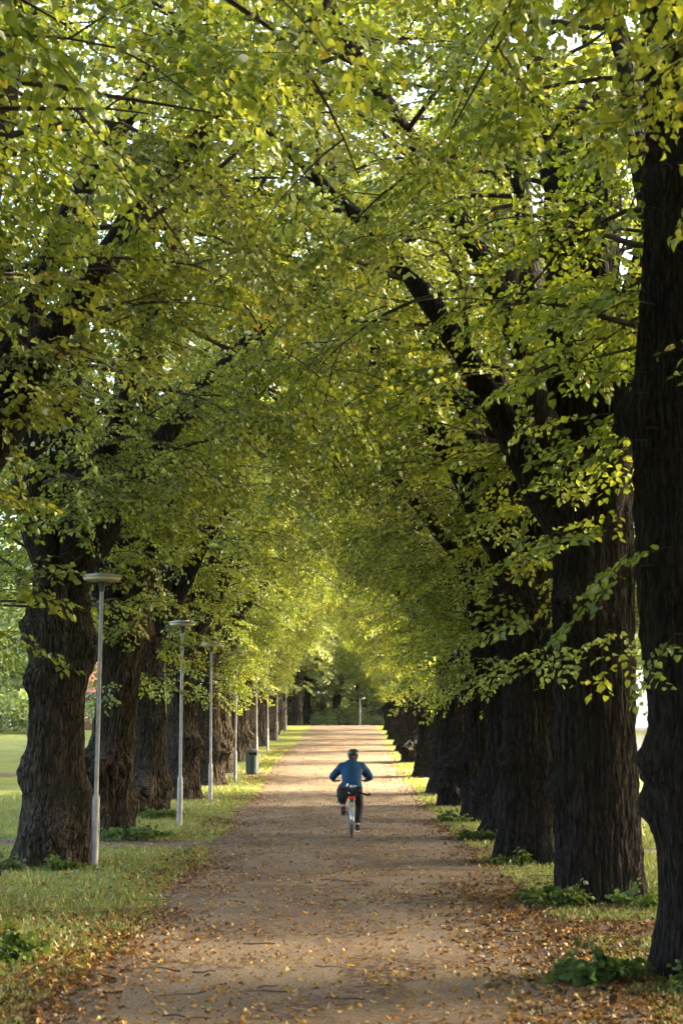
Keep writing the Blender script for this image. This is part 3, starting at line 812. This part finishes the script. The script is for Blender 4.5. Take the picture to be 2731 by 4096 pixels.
n = 9000; y = ygen(n, 9, 22); x = rng.uniform(-5.5, -2.0, n); k = rng.random(n) < np.clip(1.25 - (y - 10) / 7, .06, 1); addl(x[k], y[k], .1, .85, .025, .065)
n = 5000; y = ygen(n, 9, 21); x = 1.0 + 3.5 * rng.random(n) ** .8; addl(x, y, 0.05, .85, .025, .065)
n = 3000; y = ygen(n, 14, 60); x = rng.uniform(-7, -2.4, n); addl(x, y, .4, 1.0, .03, .06)
scatter_leaves('fallen_leaves', np.concatenate(X), np.concatenate(Y), np.concatenate(SZ), np.concatenate(RN), 'yellow and brown fallen leaves scattered over path and verges')
# fallen twigs
TV = []; TF = []; off = 0
for k in range(75):
    y0 = float(ygen(1, 9.3, 40)[0]); x0 = rng.uniform(-4.5, 3.2); a = rng.normal(0, .6) + (math.pi if rng.random() < .5 else 0); L = rng.uniform(.08, .45) * (1 if rng.random() < .85 else 1.8)
    pts = [np.array([x0, y0, 0.0])]
    for j in range(4):
        a += rng.normal(0, .25); pts.append(pts[-1] + np.array([math.cos(a), math.sin(a), 0]) * L / 4)
    pts = np.array(pts); pts[:, 2] = gz(pts[:, 0], pts[:, 1]) + .022 + rng.uniform(0, .02, 5)
    V, F = tube_np(pts, np.linspace(.007, .003, 5) * rng.uniform(.6, 1.3), 5); TV.append(V); TF.append(F + off); off += len(V)
tag(link(bpy.data.objects.new('fallen_twigs', np_mesh('fallen_twigs', np.concatenate(TV), np.concatenate(TF), TWIG))), 'thin dark twigs strewn over path and verges', 'twigs', kind='stuff')

# ------------------------------------------------------------------ lamp posts
POLE = simple('galvanised_pole', (.21, .20, .185), .5, .35, .22, 5); LDARK = simple('lamp_dark', (.06, .06, .065), .4, .2); LDIFF = simple('lamp_diffuser', (.45, .41, .33), .35, 0, .05)
LRIM = simple('lamp_rim', (.20, .19, .18), .35, .4)
def lamp_proto():
    d = {}
    m = MB(); m.lathe([(.062, -.2), (.060, 0), (.058, .96), (.057, 1.0), (.036, 1.05), (.034, 1.06)], 20); d['base_sleeve'] = (m, POLE)
    m = MB(); m.lathe([(.034, 1.05), (.034, 2.3), (.0335, 2.32), (.0325, 4.14)], 18); d['pole'] = (m, POLE)
    m = MB(); m.lathe([(.036, 4.12), (.042, 4.14), (.046, 4.20), (.062, 4.24), (.085, 4.275), (.09, 4.283)], 24); d['neck'] = (m, LDARK)
    m = MB(); m.lathe([(.08, 4.272), (.25, 4.284), (.278, 4.298), (.283, 4.325), (.27, 4.336)], 40); d['diffuser'] = (m, LDIFF)
    m = MB(); m.lathe([(.27, 4.328), (.294, 4.328), (.298, 4.337), (.296, 4.366), (.285, 4.374), (.15, 4.382), (.145, 4.396), (.02, 4.40)], 40); d['lamp_cover'] = (m, LRIM)
    m = MB(); m.box((.0585, 0, .55), (.008, .055, .26)); d['hatch'] = (m, POLE)
    return d
lp = lamp_proto()
LM = {}
lamps = [(-3.74, 23.95, 'nearest lamp post, tall grey pole with flat disc head'),
         (-3.53, 34.2, 'second lamp post from the camera, disc head touching the leaves'),
         (-3.7, 44.0, 'third lamp post from the camera, its disc lit golden'),
         (-3.68, 53.5, 'fourth lamp post, thin pole rising just left of the litter bin'),
         (-3.68, 66.5, 'lamp post whose pole rises directly behind the litter bin'),
         (-3.68, 76, 'sixth lamp post, thin pole partly hidden by a burled trunk'),
         (-3.68, 86.5, 'far lamp post in front of the pale sunlit trunk'),
         (-3.68, 99.5, 'last lamp post of the left row, before the dark wood')]
for k, (x, y, lab) in enumerate(lamps):
    o = empty('street_lamp', (x, y, gzf(x, y)), k * .4, lab, 'lamp post', 'lamp posts along the avenue')
    o.rotation_euler = (.004 * math.sin(k * 2.1), .005 * math.cos(k * 3.3), k * 1.1)
    for nm, (mb, mat) in lp.items():
        if nm not in LM:
            ob = mb.build(nm, mat, o); LM[nm] = ob.data
        else:
            link(bpy.data.objects.new(nm, LM[nm]), o)

m = MB(); m.lathe([(.07, -.1), (.065, 0), (.06, 1.95), (.05, 1.98)], 14); m.box((0, 0, 1.99), (.16, .1, .02))
po = m.build('marker_post', POLE); po.location = (1.15, 116, gzf(1.15, 116)); tag(po, 'tiny lone pale post where the path meets the dark wood', 'post')

# ------------------------------------------------------------------ litter bin
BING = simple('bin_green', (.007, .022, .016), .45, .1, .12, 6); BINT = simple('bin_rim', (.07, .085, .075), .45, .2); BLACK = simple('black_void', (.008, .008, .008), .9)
bx, by = -3.35, 57.8
o = empty('litter_bin', (bx, by, gzf(bx, by)), R(6), 'dark green cylindrical litter bin at the left edge of the path', 'litter bin')
m = MB(); m.lathe([(.19, -.05), (.2, .03), (.225, .05), (.228, .68)], 32); m.build('body', BING, o)
m = MB()
for a0 in range(0, 32):
    a = a0 * 2 * math.pi / 32; b = (a0 + 1) * 2 * math.pi / 32
    mid = (a + b) / 2
    if math.cos(mid + math.pi / 2) > .72: continue
    m.add([(r * math.cos(q), r * math.sin(q), z) for z in (.682, .86) for q in (a, b) for r in (.228, .215)], [(0, 2, 6, 4), (1, 5, 7, 3), (0, 4, 5, 1), (2, 3, 7, 6)])
m.build('hood', BING, o)
m = MB(); m.lathe([(.205, .80), (.232, .862), (.235, .90), (.22, .915), (.05, .925)], 32); m.build('lid', BINT, o)
m = MB(); m.box((0, -.222, .69), (.32, .03, .022)); m.box((-.155, -.17, .77), (.022, .03, .19)); m.box((.155, -.17, .77), (.022, .03, .19)); m.build('slot_frame', BINT, o, False)
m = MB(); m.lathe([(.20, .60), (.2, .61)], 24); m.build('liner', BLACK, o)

# ------------------------------------------------------------------ houses
BRICK = simple('orange_brick', (.16, .08, .05), .85, 0, .2, 14); TILE = simple('red_tiles', (.16, .05, .03), .8, 0, .2, 10, .4); WHITE = simple('white_paint', (.75, .73, .70), .6, 0, .05); GLASS = simple('window_glass', (.04, .05, .06), .08, 0, .1); SLATE = simple('grey_slate', (.30, .28, .28), .7, 0, .15, 10); PALE = simple('pale_render', (.5, .46, .44), .8, 0, .06, 2)
def house(name, x, y, w, d, h, rz, wallm, roofm, label):
    o = empty(name, (x, y, gzf(x, y) - .1), rz, label, 'house')
    MB().box((0, 0, h / 2), (w, d, h)).build('wall', wallm, o, False)
    rh = d * .33; e = .4
    m = MB()
    for s in (-1, 1):
        P = [(-w / 2 - e, s * (d / 2 + e), h - .25), (w / 2 + e, s * (d / 2 + e), h - .25), (w / 2 + e, 0, h + rh), (-w / 2 - e, 0, h + rh)]
        m.add(P + [(a, b, c + .16) for a, b, c in P], [(0, 1, 2, 3), (7, 6, 5, 4), (0, 4, 5, 1), (1, 5, 6, 2), (2, 6, 7, 3), (3, 7, 4, 0)])
    rf = m.build('roof', roofm, o, False)
    MB().box((w * .2, d * .1, h + rh + .2), (.6, .6, 1.2)).build('chimney', wallm, rf, False)
    m = MB()
    for s in (-1, 1): m.add([(s * w / 2 * .998, -d / 2, h - .02), (s * w / 2 * .998, d / 2, h - .02), (s * w / 2 * .998, 0, h + rh - .1)], [(0, 1, 2)])
    m.build('gable', wallm, o, False)
    for k in range(max(2, int(w / 3))):
        cx = -w / 2 + (k + .5) * w / max(2, int(w / 3))
        for zc in ([1.55] if h < 4 else [1.55, 4.1]):
            m = MB()
            for dx in (-.55, 0, .55): m.box((cx + dx, -d / 2 - .02, zc), (.08, .08, 1.3))
            for dz in (-.65, .65): m.box((cx, -d / 2 - .022, zc + dz), (1.2, .085, .08))
            fr = m.build('window', WHITE, o, False)
            MB().box((cx, -d / 2 - .012, zc), (1.06, .02, 1.24)).build('pane', GLASS, fr, False)
    MB().box((0, -d / 2 - .03, h - .12), (w, .05, .18)).build('eaves_board', WHITE, o, False)
    m = MB(); m.box((w * .5 - 1.0, -d / 2 - .03, 1.0), (.95, .06, 2.0)); m.build('door', WHITE, o, False)
    return o
house('brick_house', -16.8, 106, 7.0, 6, 2.5, R(6), BRICK, TILE, 'low orange brick house with red roof beyond the left meadow')
house('rendered_house', 19.5, 79, 11, 8, 2.4, R(-4), PALE, SLATE, 'pale rendered house glimpsed between the two nearest right trunks')

# ------------------------------------------------------------------ bicycle, rider
def skin(name, verts, edges, rad, mat, parent=None, root=0, sub=2, smooth=True):
    me = bpy.data.meshes.new(name + '_cage'); me.from_pydata(verts, edges, [])
    ob = bpy.data.objects.new(name, me); COL.objects.link(ob)
    md = ob.modifiers.new('skin', 'SKIN'); md.use_smooth_shade = True
    for i, r in enumerate(rad):
        me.skin_vertices[0].data[i].radius = r if isinstance(r, tuple) else (r, r)
        me.skin_vertices[0].data[i].use_root = (i == root)
    sb = ob.modifiers.new('sub', 'SUBSURF'); sb.levels = sub; sb.render_levels = sub
    dg = bpy.context.evaluated_depsgraph_get()
    m2 = bpy.data.meshes.new_from_object(ob.evaluated_get(dg))
    ob.modifiers.clear(); ob.data = m2; bpy.data.meshes.remove(me)
    m2.materials.clear(); m2.materials.append(mat)
    for p in m2.polygons: p.use_smooth = True
    m2.name = name
    ob.parent = parent
    return ob

BX, BY = .14, 30.3
BZ = gzf(BX, BY) + .012
CHROME = simple('chrome', (.72, .70, .66), .22, .9, .08); RUB = simple('tyre_rubber', (.018, .018, .018), .7); FRAME = simple('bike_frame_blue', (.03, .06, .11), .35, .2)
BLK = simple('black_cloth', (.009, .009, .011), .85, 0, .2, 20); RED = simple('red_reflector', (.55, .015, .01), .25); PAPER = simple('white_paper', (.75, .72, .68), .7)
YEL = simple('yellow_reflective', (.65, .52, .03), .4)
bike = empty('bicycle', (BX, BY, BZ), R(1.0), 'city bicycle with silver mudguards and red rear reflector under the rider', 'bicycle')
WR = .345
def wheel(yc, nm):
    m = MB(); m.torus((0, yc, WR), WR - .02, .02, 48, 10); t = m.build('wheel', RUB, bike)
    m = MB(); m.torus((0, yc, WR), WR - .045, .010, 48, 6, rw=.013); m.build('rim', CHROME, t)
    m = MB()
    for k in range(28):
        a = k * 2 * math.pi / 28; s = .02 if k % 2 else -.02
        m.tube([(s, yc, WR), (0, yc + (WR - .05) * math.cos(a), WR + (WR - .05) * math.sin(a))], .0013, 4)
    m.tube([(-.05, yc, WR), (.05, yc, WR)], .016, 10)
    m.build('spokes', CHROME, t)
wheel(0, 'rear'); wheel(1.07, 'front')
m = MB(); m.torus((0, 0, WR), WR + .022, .006, 30, 8, a0=R(60), a1=R(192), rw=.03); m.build('mudguard', CHROME, bike)
m = MB(); m.torus((0, 1.07, WR), WR + .022, .006, 30, 8, a0=R(30), a1=R(160), rw=.03); m.build('mudguard', CHROME, bike)
bb = (0, .46, .29); st = (0, .30, .80); hd1 = (0, .90, .62); hd2 = (0, .84, .86)
m = MB(); m.tube([bb, st], .016); m.tube([bb, hd1], .018); m.tube([st[:1] + (.33, .72), hd2], .015); m.tube([hd1, hd2], .02)
for s in (-1, 1):
    m.tube([(.05 * s, 0, WR), (.035 * s, .2, .32), (.03 * s, .44, .29)], .010); m.tube([(.05 * s, 0, WR), (.018 * s, .31, .74)], .008)
    m.tube([(.045 * s, 1.07, WR), (.04 * s, .98, .55), (.01 * s, .90, .62)], .011)
m.build('frame', FRAME, bike)
m = MB(); m.tube([(0, .30, .8), (0, .285, .92)], .013); m.build('seat_post', CHROME, bike)
sd = skin('saddle', [(0, .15, .945), (0, .26, .95), (0, .42, .945)], [(0, 1), (1, 2)], [(.10, .035), (.075, .03), (.025, .02)], BLK, bike, 1)
m = MB(); m.tube([hd2, (0, .83, .98), (0, .86, 1.02)], .012); m.tube([(-.31, .76, 1.04), (-.22, .83, 1.045), (-.08, .88, 1.02), (0, .885, 1.015), (.08, .88, 1.02), (.22, .83, 1.045), (.31, .76, 1.04)], .011); hb = m.build('handlebar', CHROME, bike)
for s in (-1, 1):
    MB().tube([(.23 * s, .822, 1.045), (.335 * s, .74, 1.04)], .016).build('grip', BLK, hb)
    MB().tube([(.22 * s, .85, 1.03), (.30 * s, .85, 1.0)], .006).build('brake_lever', CHROME, hb)
m = MB()
for s in (-1, 1):
    m.tube([(.05 * s, 0, WR), (.06 * s, -.02, .76)], .006); m.tube([(.06 * s, -.2, .77), (.06 * s, .22, .77)], .006)
for yy in (-.2, -.06, .08, .2): m.tube([(-.06, yy, .77), (.06, yy, .77)], .005)
m.build('rack', CHROME, bike)
MB().box((-.005, -.225, .745), (.10, .035, .06)).build('rear_reflector', RED, bike, True, .012)
m = MB()
for k, s in ((1, 1), (-1, -1)): m.tube([(.06 * s, .46, .29), (.075 * s, .46 + .02 * k, .29 - .165 * k)], .010)
m.torus((.05, .46, .29), .09, .008, 28, 6); m.build('crankset', CHROME, bike)
for s in (1, -1): MB().box((.13 * s, .46 + .02 * s, .29 - .165 * s), (.09, .07, .022)).build('pedal', BLK, bike, False)

# luggage on the rack
bag = empty('pannier_bag', (BX - .125, BY + .02, BZ + .60), R(1), 'black pannier bag with a yellow reflective patch hanging left on the rack', 'bag')
ob = skin('body', [(-.045, -.10, .03), (-.06, -.08, .2), (-.045, -.06, .36), (-.045, .1, .03), (-.06, .1, .2), (-.045, .1, .36)], [(0, 1), (1, 2), (3, 4), (4, 5), (1, 4)], [.08, .10, .08, .08, .10, .08], BLK, bag, 1)
MB().box((-.155, -.135, .11), (.018, .022, .085), 0.5).build('reflective_patch', YEL, bag, True, .006)
bag2 = empty('rack_bag', (BX, BY + .02, BZ + .775), R(1), 'black soft bag strapped on the bicycle rack, white papers sticking out', 'bag')
skin('body', [(-.10, 0, .07), (0, 0, .085), (.10, 0, .075)], [(0, 1), (1, 2)], [(.11, .10), (.14, .11), (.12, .09)], BLK, bag2, 1)
for (dx, dz, a, s) in ((-.085, .205, .5, .75), (-.005, .165, -.3, 1), (.06, .155, .15, 1.15)):
    m = MB(); m.box((dx, -.06, dz), (.055 * s, .025, .085 * s), 0, Matrix.Rotation(a, 3, 'Y') @ Matrix.Rotation(.3, 3, 'X')); m.build('paper', PAPER, bag2, True, .01)
MB().box((-.055, -.135, .06), (.045, .012, .012), 0, Matrix.Rotation(.6, 3, 'Y')).build('buckle', PAPER, bag2, False)
stick = MB().tube([(0, .18, .13), (.1, .05, .08), (.2, -.04, .045), (.26, -.06, .022), (.30, -.06, .012), (.335, -.055, .022), (.345, -.05, .045)], [.012, .014, .016, .018, .02, .021, .02], 10).build('stick', BLK)
stick.location = (BX, BY, BZ + .78)
tag(stick, 'black rod with a curved end sticking out right of the bag', 'stick')

# rider
SKINM = simple('skin', (.42, .26, .19), .55, 0, .08); JACK = simple('blue_jacket', (.014, .058, .130), .85, 0, .22, 7, .3, .2); TROU = simple('black_trousers', (.010, .010, .012), .85, 0, .2, 10); HAIR = simple('dark_hair', (.018, .013, .01), .7)
HELM = simple('helmet_black', (.02, .02, .022), .35); HELMP = simple('helmet_pale', (.55, .52, .46), .4); SHOE = simple('dark_red_shoe', (.09, .02, .02), .6); SOLE = simple('shoe_sole', (.55, .44, .38), .7); SHOED = simple('shoe_black', (.02, .018, .02), .6); SOCK = simple('sock_dark', (.02, .022, .03), .9); GLOVE = simple('glove_black', (.012, .012, .013), .8)
per = empty('person', (BX, BY, BZ), R(1), 'cyclist seen from behind in blue jacket and black helmet riding away', 'person', None)
# joints
hip = (0, .27, 1.00); sp1 = (.01, .33, 1.13); sp2 = (.01, .42, 1.27); ch = (.015, .50, 1.36); nk = (.03, .58, 1.455); hd = (.045, .64, 1.512); ht = (.048, .66, 1.585)
shl = (-.175, .50, 1.305); shr = (.205, .50, 1.305)
ell = (-.36, .58, 1.125); elr = (.375, .56, 1.11)
wl = (-.335, .755, 1.072); wr = (.325, .74, 1.072)
hpl = (-.10, .30, .96); hpr = (.10, .30, .96); knl = (-.17, .70, .90); knr = (.17, .60, .56); anl = (-.15, .46, .53); anr = (.125, .40, .215)
def mid(a, b, t=.5): return tuple(a[i] + (b[i] - a[i]) * t for i in range(3))
V = [hip, sp1, sp2, ch, nk, hd, ht, shl, ell, wl, shr, elr, wr, hpl, knl, anl, hpr, knr, anr]
E = [(0, 1), (1, 2), (2, 3), (3, 4), (4, 5), (5, 6), (3, 7), (7, 8), (8, 9), (3, 10), (10, 11), (11, 12), (0, 13), (13, 14), (14, 15), (0, 16), (16, 17), (17, 18)]
RD = [.09, .085, .09, .085, .052, .085, .07, .05, .036, .028, .05, .036, .028, .085, .055, .04, .085, .055, .04]
# palms and fingers curled round the grips
for w0, sgn, wi in ((wl, -1, 9), (wr, 1, 12)):
    pi = len(V); V.append((w0[0] - .01 * sgn, w0[1] + .045, w0[2] - .005)); E.append((wi, pi)); RD.append((.032, .02))
    for f in range(4):
        bx_ = w0[0] + sgn * (-.04 + f * .021); b0 = len(V)
        ln = (.034, .04, .038, .030)[f]
        V += [(bx_, w0[1] + .07, w0[2] - .002), (bx_, w0[1] + .07 + ln * .6, w0[2] - .025), (bx_, w0[1] + .06 + ln * .3, w0[2] - .052)]
        E += [(pi, b0), (b0, b0 + 1), (b0 + 1, b0 + 2)]; RD += [.0095, .009, .008]
    b0 = len(V); V += [(w0[0] - sgn * .04, w0[1] + .04, w0[2] - .02), (w0[0] - sgn * .035, w0[1] + .06, w0[2] - .045)]; E += [(pi, b0), (b0, b0 + 1)]; RD += [.011, .009]
for an in (15, 18):
    p = V[an]; b0 = len(V); V += [(p[0], p[1] - .01, p[2] - .05), (p[0], p[1] + .15, p[2] - .075)]; E += [(an, b0), (b0, b0 + 1)]; RD += [.038, .03]
skin('body', V, E, RD, SKINM, per, 0, 2)
# jacket
def cloth(mb, name, mat, vox=.014, wr=.006, fr=9.0, it=6):
    ob = mb.build(name, mat, None, True)
    rm = ob.modifiers.new('remesh', 'REMESH'); rm.mode = 'VOXEL'; rm.voxel_size = vox
    sm = ob.modifiers.new('smooth', 'SMOOTH'); sm.iterations = it; sm.factor = .5
    dg = bpy.context.evaluated_depsgraph_get()
    m2 = bpy.data.meshes.new_from_object(ob.evaluated_get(dg)); old = ob.data
    ob.modifiers.clear(); ob.data = m2; bpy.data.meshes.remove(old)
    m2.materials.clear(); m2.materials.append(mat); m2.name = name
    for v in m2.vertices:
        q = v.co
        k = mnoise.noise(Vector((q.x * fr * .7, q.y * fr, q.z * fr * 1.6))) + .5 * mnoise.noise(Vector((q.x * fr * 2, q.y * fr * 2, q.z * fr * 3.4 + q.x * 9)))
        v.co = q + v.normal * (k * wr)
    for f in m2.polygons: f.use_smooth = True
    m2.update(); ob.parent = per
    return ob
m = MB(); m.tube([(.022, .225, .895), (.015, .26, .97), (.01, .31, 1.06), (.01, .37, 1.16), (.012, .435, 1.25), (.015, .495, 1.325), (.022, .54, 1.385), (.029, .575, 1.44), (.031, .585, 1.465)],
    [(.195, .125), (.192, .13), (.188, .13), (.200, .135), (.215, .138), (.20, .125), (.145, .095), (.078, .068), (.062, .056)], 28)
for S, L_, W_, q in ((shl, ell, wl, 1.0), (shr, elr, wr, 1.06)):
    m.tube([(S[0] * .5, S[1] - .01, S[2] + .01), S, mid(S, L_, .5), mid(S, L_, .93), mid(L_, W_, .12), mid(L_, W_, .5), mid(L_, W_, .92)], [.095 * q, .102 * q, .084 * q, .07 * q, .068 * q, .058, .046], 18)
jk = cloth(m, 'jacket', JACK)
MB().tube([(.028, .56, 1.425), (.033, .592, 1.465), (.037, .605, 1.485)], [.078, .066, .062], 18).build('collar', BLK, jk)
MB().tube([mid(ell, wl, .86), mid(ell, wl, .97)], [.047, .044], 12).build('cuff', GLOVE, per); MB().tube([mid(elr, wr, .86), mid(elr, wr, .97)], [.047, .044], 12).build('cuff', GLOVE, per)
# trousers
m = MB(); m.tube([(.0, .225, .86), (.0, .25, .92), (.0, .28, .99), (.0, .31, 1.05)], [(.15, .10), (.18, .13), (.178, .125), (.16, .11)], 24)
for hp, kn, an in ((hpl, knl, anl), (hpr, knr, anr)):
    e = .86 if an is anl else .93
    m.tube([(hp[0] * .8, hp[1] - .05, hp[2] - .01), hp, mid(hp, kn, .5), mid(hp, kn, .93), mid(kn, an, .1), mid(kn, an, .5), mid(kn, an, e)], [.10, .105, .10, .086, .084, .072, .058], 18)
cloth(m, 'trousers', TROU, .014, .007, 8.0)
# gloves over the palms
for w0, sgn in ((wl, -1), (wr, 1)):
    Vg = [(w0[0], w0[1] - .005, w0[2]), (w0[0] - .01 * sgn, w0[1] + .045, w0[2] - .005)]; Eg = [(0, 1)]; Rg = [.034, (.040, .027)]
    for f in range(4):
        bx_ = w0[0] + sgn * (-.04 + f * .021); b0 = len(Vg); ln = (.034, .04, .038, .030)[f]
        Vg += [(bx_, w0[1] + .07, w0[2] - .002), (bx_, w0[1] + .072 + ln * .6, w0[2] - .026), (bx_, w0[1] + .06 + ln * .3, w0[2] - .056)]
        Eg += [(1, b0), (b0, b0 + 1), (b0 + 1, b0 + 2)]; Rg += [.012, .0115, .010]
    b0 = len(Vg); Vg += [(w0[0] - sgn * .042, w0[1] + .04, w0[2] - .02), (w0[0] - sgn * .036, w0[1] + .062, w0[2] - .048)]; Eg += [(1, b0), (b0, b0 + 1)]; Rg += [.0135, .011]
    skin('glove', Vg, Eg, Rg, GLOVE, per, 1, 2)
# socks and shoes
for an, shin, sm in ((anl, knl, SHOE), (anr, knr, SHOED)):
    MB().tube([mid(shin, an, 1.0 if an is anr else .95), (an[0], an[1] - .005, an[2] - .05)], [.046, .048], 14).build('sock', SOCK, per)
    a0 = (an[0], an[1] - .045, an[2] - .075)
    sh = skin('shoe', [a0, (an[0], an[1] + .05, an[2] - .08), (an[0] + (.01 if an is anr else -.01), an[1] + .16, an[2] - .092)], [(0, 1), (1, 2)], [(.048, .05), (.05, .045), (.046, .03)], sm, per, 1, 2)
    MB().box((an[0], an[1] + .05, an[2] - .125), (.088, .27, .022)).build('sole', SOLE if an is anr else BLK, sh, True, .01)
# head dressing
m = MB()
m.lathe([(.066, -.085), (.082, -.05), (.092, -.02), (.094, .02), (.085, .06), (.05, .085), (.01, .092)], 20, (hd[0], hd[1] - .005, hd[2])); m.v = [(a, hd[1] + min(b - hd[1], .012 if c_ < hd[2] + .045 else .09), c_) for a, b, c_ in m.v]
m.build('hair', HAIR, per)
EYE = simple('eye_white', (.7, .68, .65), .2, 0, .03); LIP = simple('lips', (.30, .12, .10), .5)
for sx in (-1, 1):
    m = MB(); m.lathe([(.002, -.011), (.009, -.007), (.0115, 0), (.009, .007), (.002, .011)], 12, (hd[0] + .031 * sx, hd[1] + .082, hd[2] + .012)); m.build('eye', EYE, per)
MB().tube([(hd[0] - .024, hd[1] + .075, hd[2] - .052), (hd[0], hd[1] + .085, hd[2] - .05), (hd[0] + .024, hd[1] + .075, hd[2] - .052)], [.003, .006, .003], 8).build('mouth', LIP, per)
m = MB(); c = (hd[0], hd[1] + .004, hd[2] + .05)
prof = [(.098, -.03), (.108, -.015), (.11, .015), (.1, .05), (.078, .078), (.045, .095), (.005, .1)]
m.lathe(prof, 28, c)
for k in range(len(m.v)): m.v[k] = (m.v[k][0], c[1] + (m.v[k][1] - c[1]) * 1.22, m.v[k][2] + .02 * (m.v[k][1] - c[1]))
hm = m.build('helmet', HELM, per)
m = MB()
for a in (-.9, -.35, .35, .9):
    m.tube([(c[0] + .112 * math.sin(a) * math.cos(e), c[1] - .13 * math.cos(a) * math.cos(e), c[2] + .012 + .093 * math.sin(e) - .02) for e in (.25, .5, .8, 1.15)], [.005, .009, .010, .008], 6)
m.build('vent_rib', HELMP, hm)
MB().box((c[0] - .005, c[1] - .125, c[2] - .055), (.034, .012, .012)).build('rear_dial', HELMP, hm, False)
# face (turned away): nose, ears
for s in (-1, 1): MB().tube([(hd[0] + .088 * s, hd[1] + .0, hd[2] - .03), (hd[0] + .094 * s, hd[1] - .008, hd[2] + .0), (hd[0] + .088 * s, hd[1], hd[2] + .025)], [.008, .013, .008], 8).build('ear', SKINM, per)
MB().tube([(hd[0], hd[1] + .088, hd[2] + .01), (hd[0], hd[1] + .112, hd[2] - .02), (hd[0], hd[1] + .095, hd[2] - .032)], [.007, .013, .01], 8).build('nose', SKINM, per)

# ------------------------------------------------------------------ air
hz, hnt, hout = newmat('haze_air')
pv = hnt.nodes.new('ShaderNodeVolumePrincipled'); pv.inputs['Density'].default_value = .00008; pv.inputs['Color'].default_value = (.95, .97, .95, 1)
hnt.links.new(pv.outputs['Volume'], hout.inputs['Volume'])
tag(MB().box((0, 170, 14), (644, 504, 34)).build('haze', hz, None, False), 'thin pale haze in the air along the avenue', 'haze', kind='stuff')

# ------------------------------------------------------------------ light, sky, camera
SUN_EL, SUN_AZ = R(30), R(14)          # azimuth measured from +X towards +Y
s = Vector((math.cos(SUN_EL) * math.cos(SUN_AZ), math.cos(SUN_EL) * math.sin(SUN_AZ), math.sin(SUN_EL)))
ld = bpy.data.lights.new('sun', 'SUN'); ld.energy = 2.1; ld.angle = R(9); ld.color = (1, .82, .52)
lo = bpy.data.objects.new('sun', ld); lo.rotation_euler = s.to_track_quat('Z', 'Y').to_euler(); link(lo)
w = bpy.data.worlds.new('World'); scene.world = w; w.use_nodes = True
nt = w.node_tree; bg = nt.nodes['Background']
sky = nt.nodes.new('ShaderNodeTexSky'); sky.sky_type = 'NISHITA'; sky.sun_disc = False
sky.sun_elevation = SUN_EL; sky.sun_rotation = math.pi / 2 - SUN_AZ; sky.dust_density = 5; sky.air_density = .8; sky.ozone_density = .3
nt.links.new(sky.outputs['Color'], bg.inputs['Color']); bg.inputs['Strength'].default_value = .15

cam = bpy.data.cameras.new('camera'); co = bpy.data.objects.new('camera', cam); link(co)
cam.sensor_fit = 'VERTICAL'; cam.sensor_height = 36; cam.lens = 55; cam.clip_end = 2000
co.location = (0, 0, 1.9); co.rotation_euler = (R(90 + 8.3), 0, R(.1))
cam.dof.use_dof = True; cam.dof.focus_distance = 27; cam.dof.aperture_fstop = 3.2
scene.camera = co
vs = scene.view_settings; vs.view_transform = 'Standard'; vs.look = 'None'; vs.exposure = 3.97; vs.gamma = 1
scene.render.engine = 'CYCLES'
cy = scene.cycles
cy.use_denoising = True; cy.max_bounces = 7; cy.diffuse_bounces = 5; cy.glossy_bounces = 2; cy.transmission_bounces = 4; cy.transparent_max_bounces = 4
cy.sample_clamp_indirect = 6; cy.caustics_reflective = False; cy.caustics_refractive = False
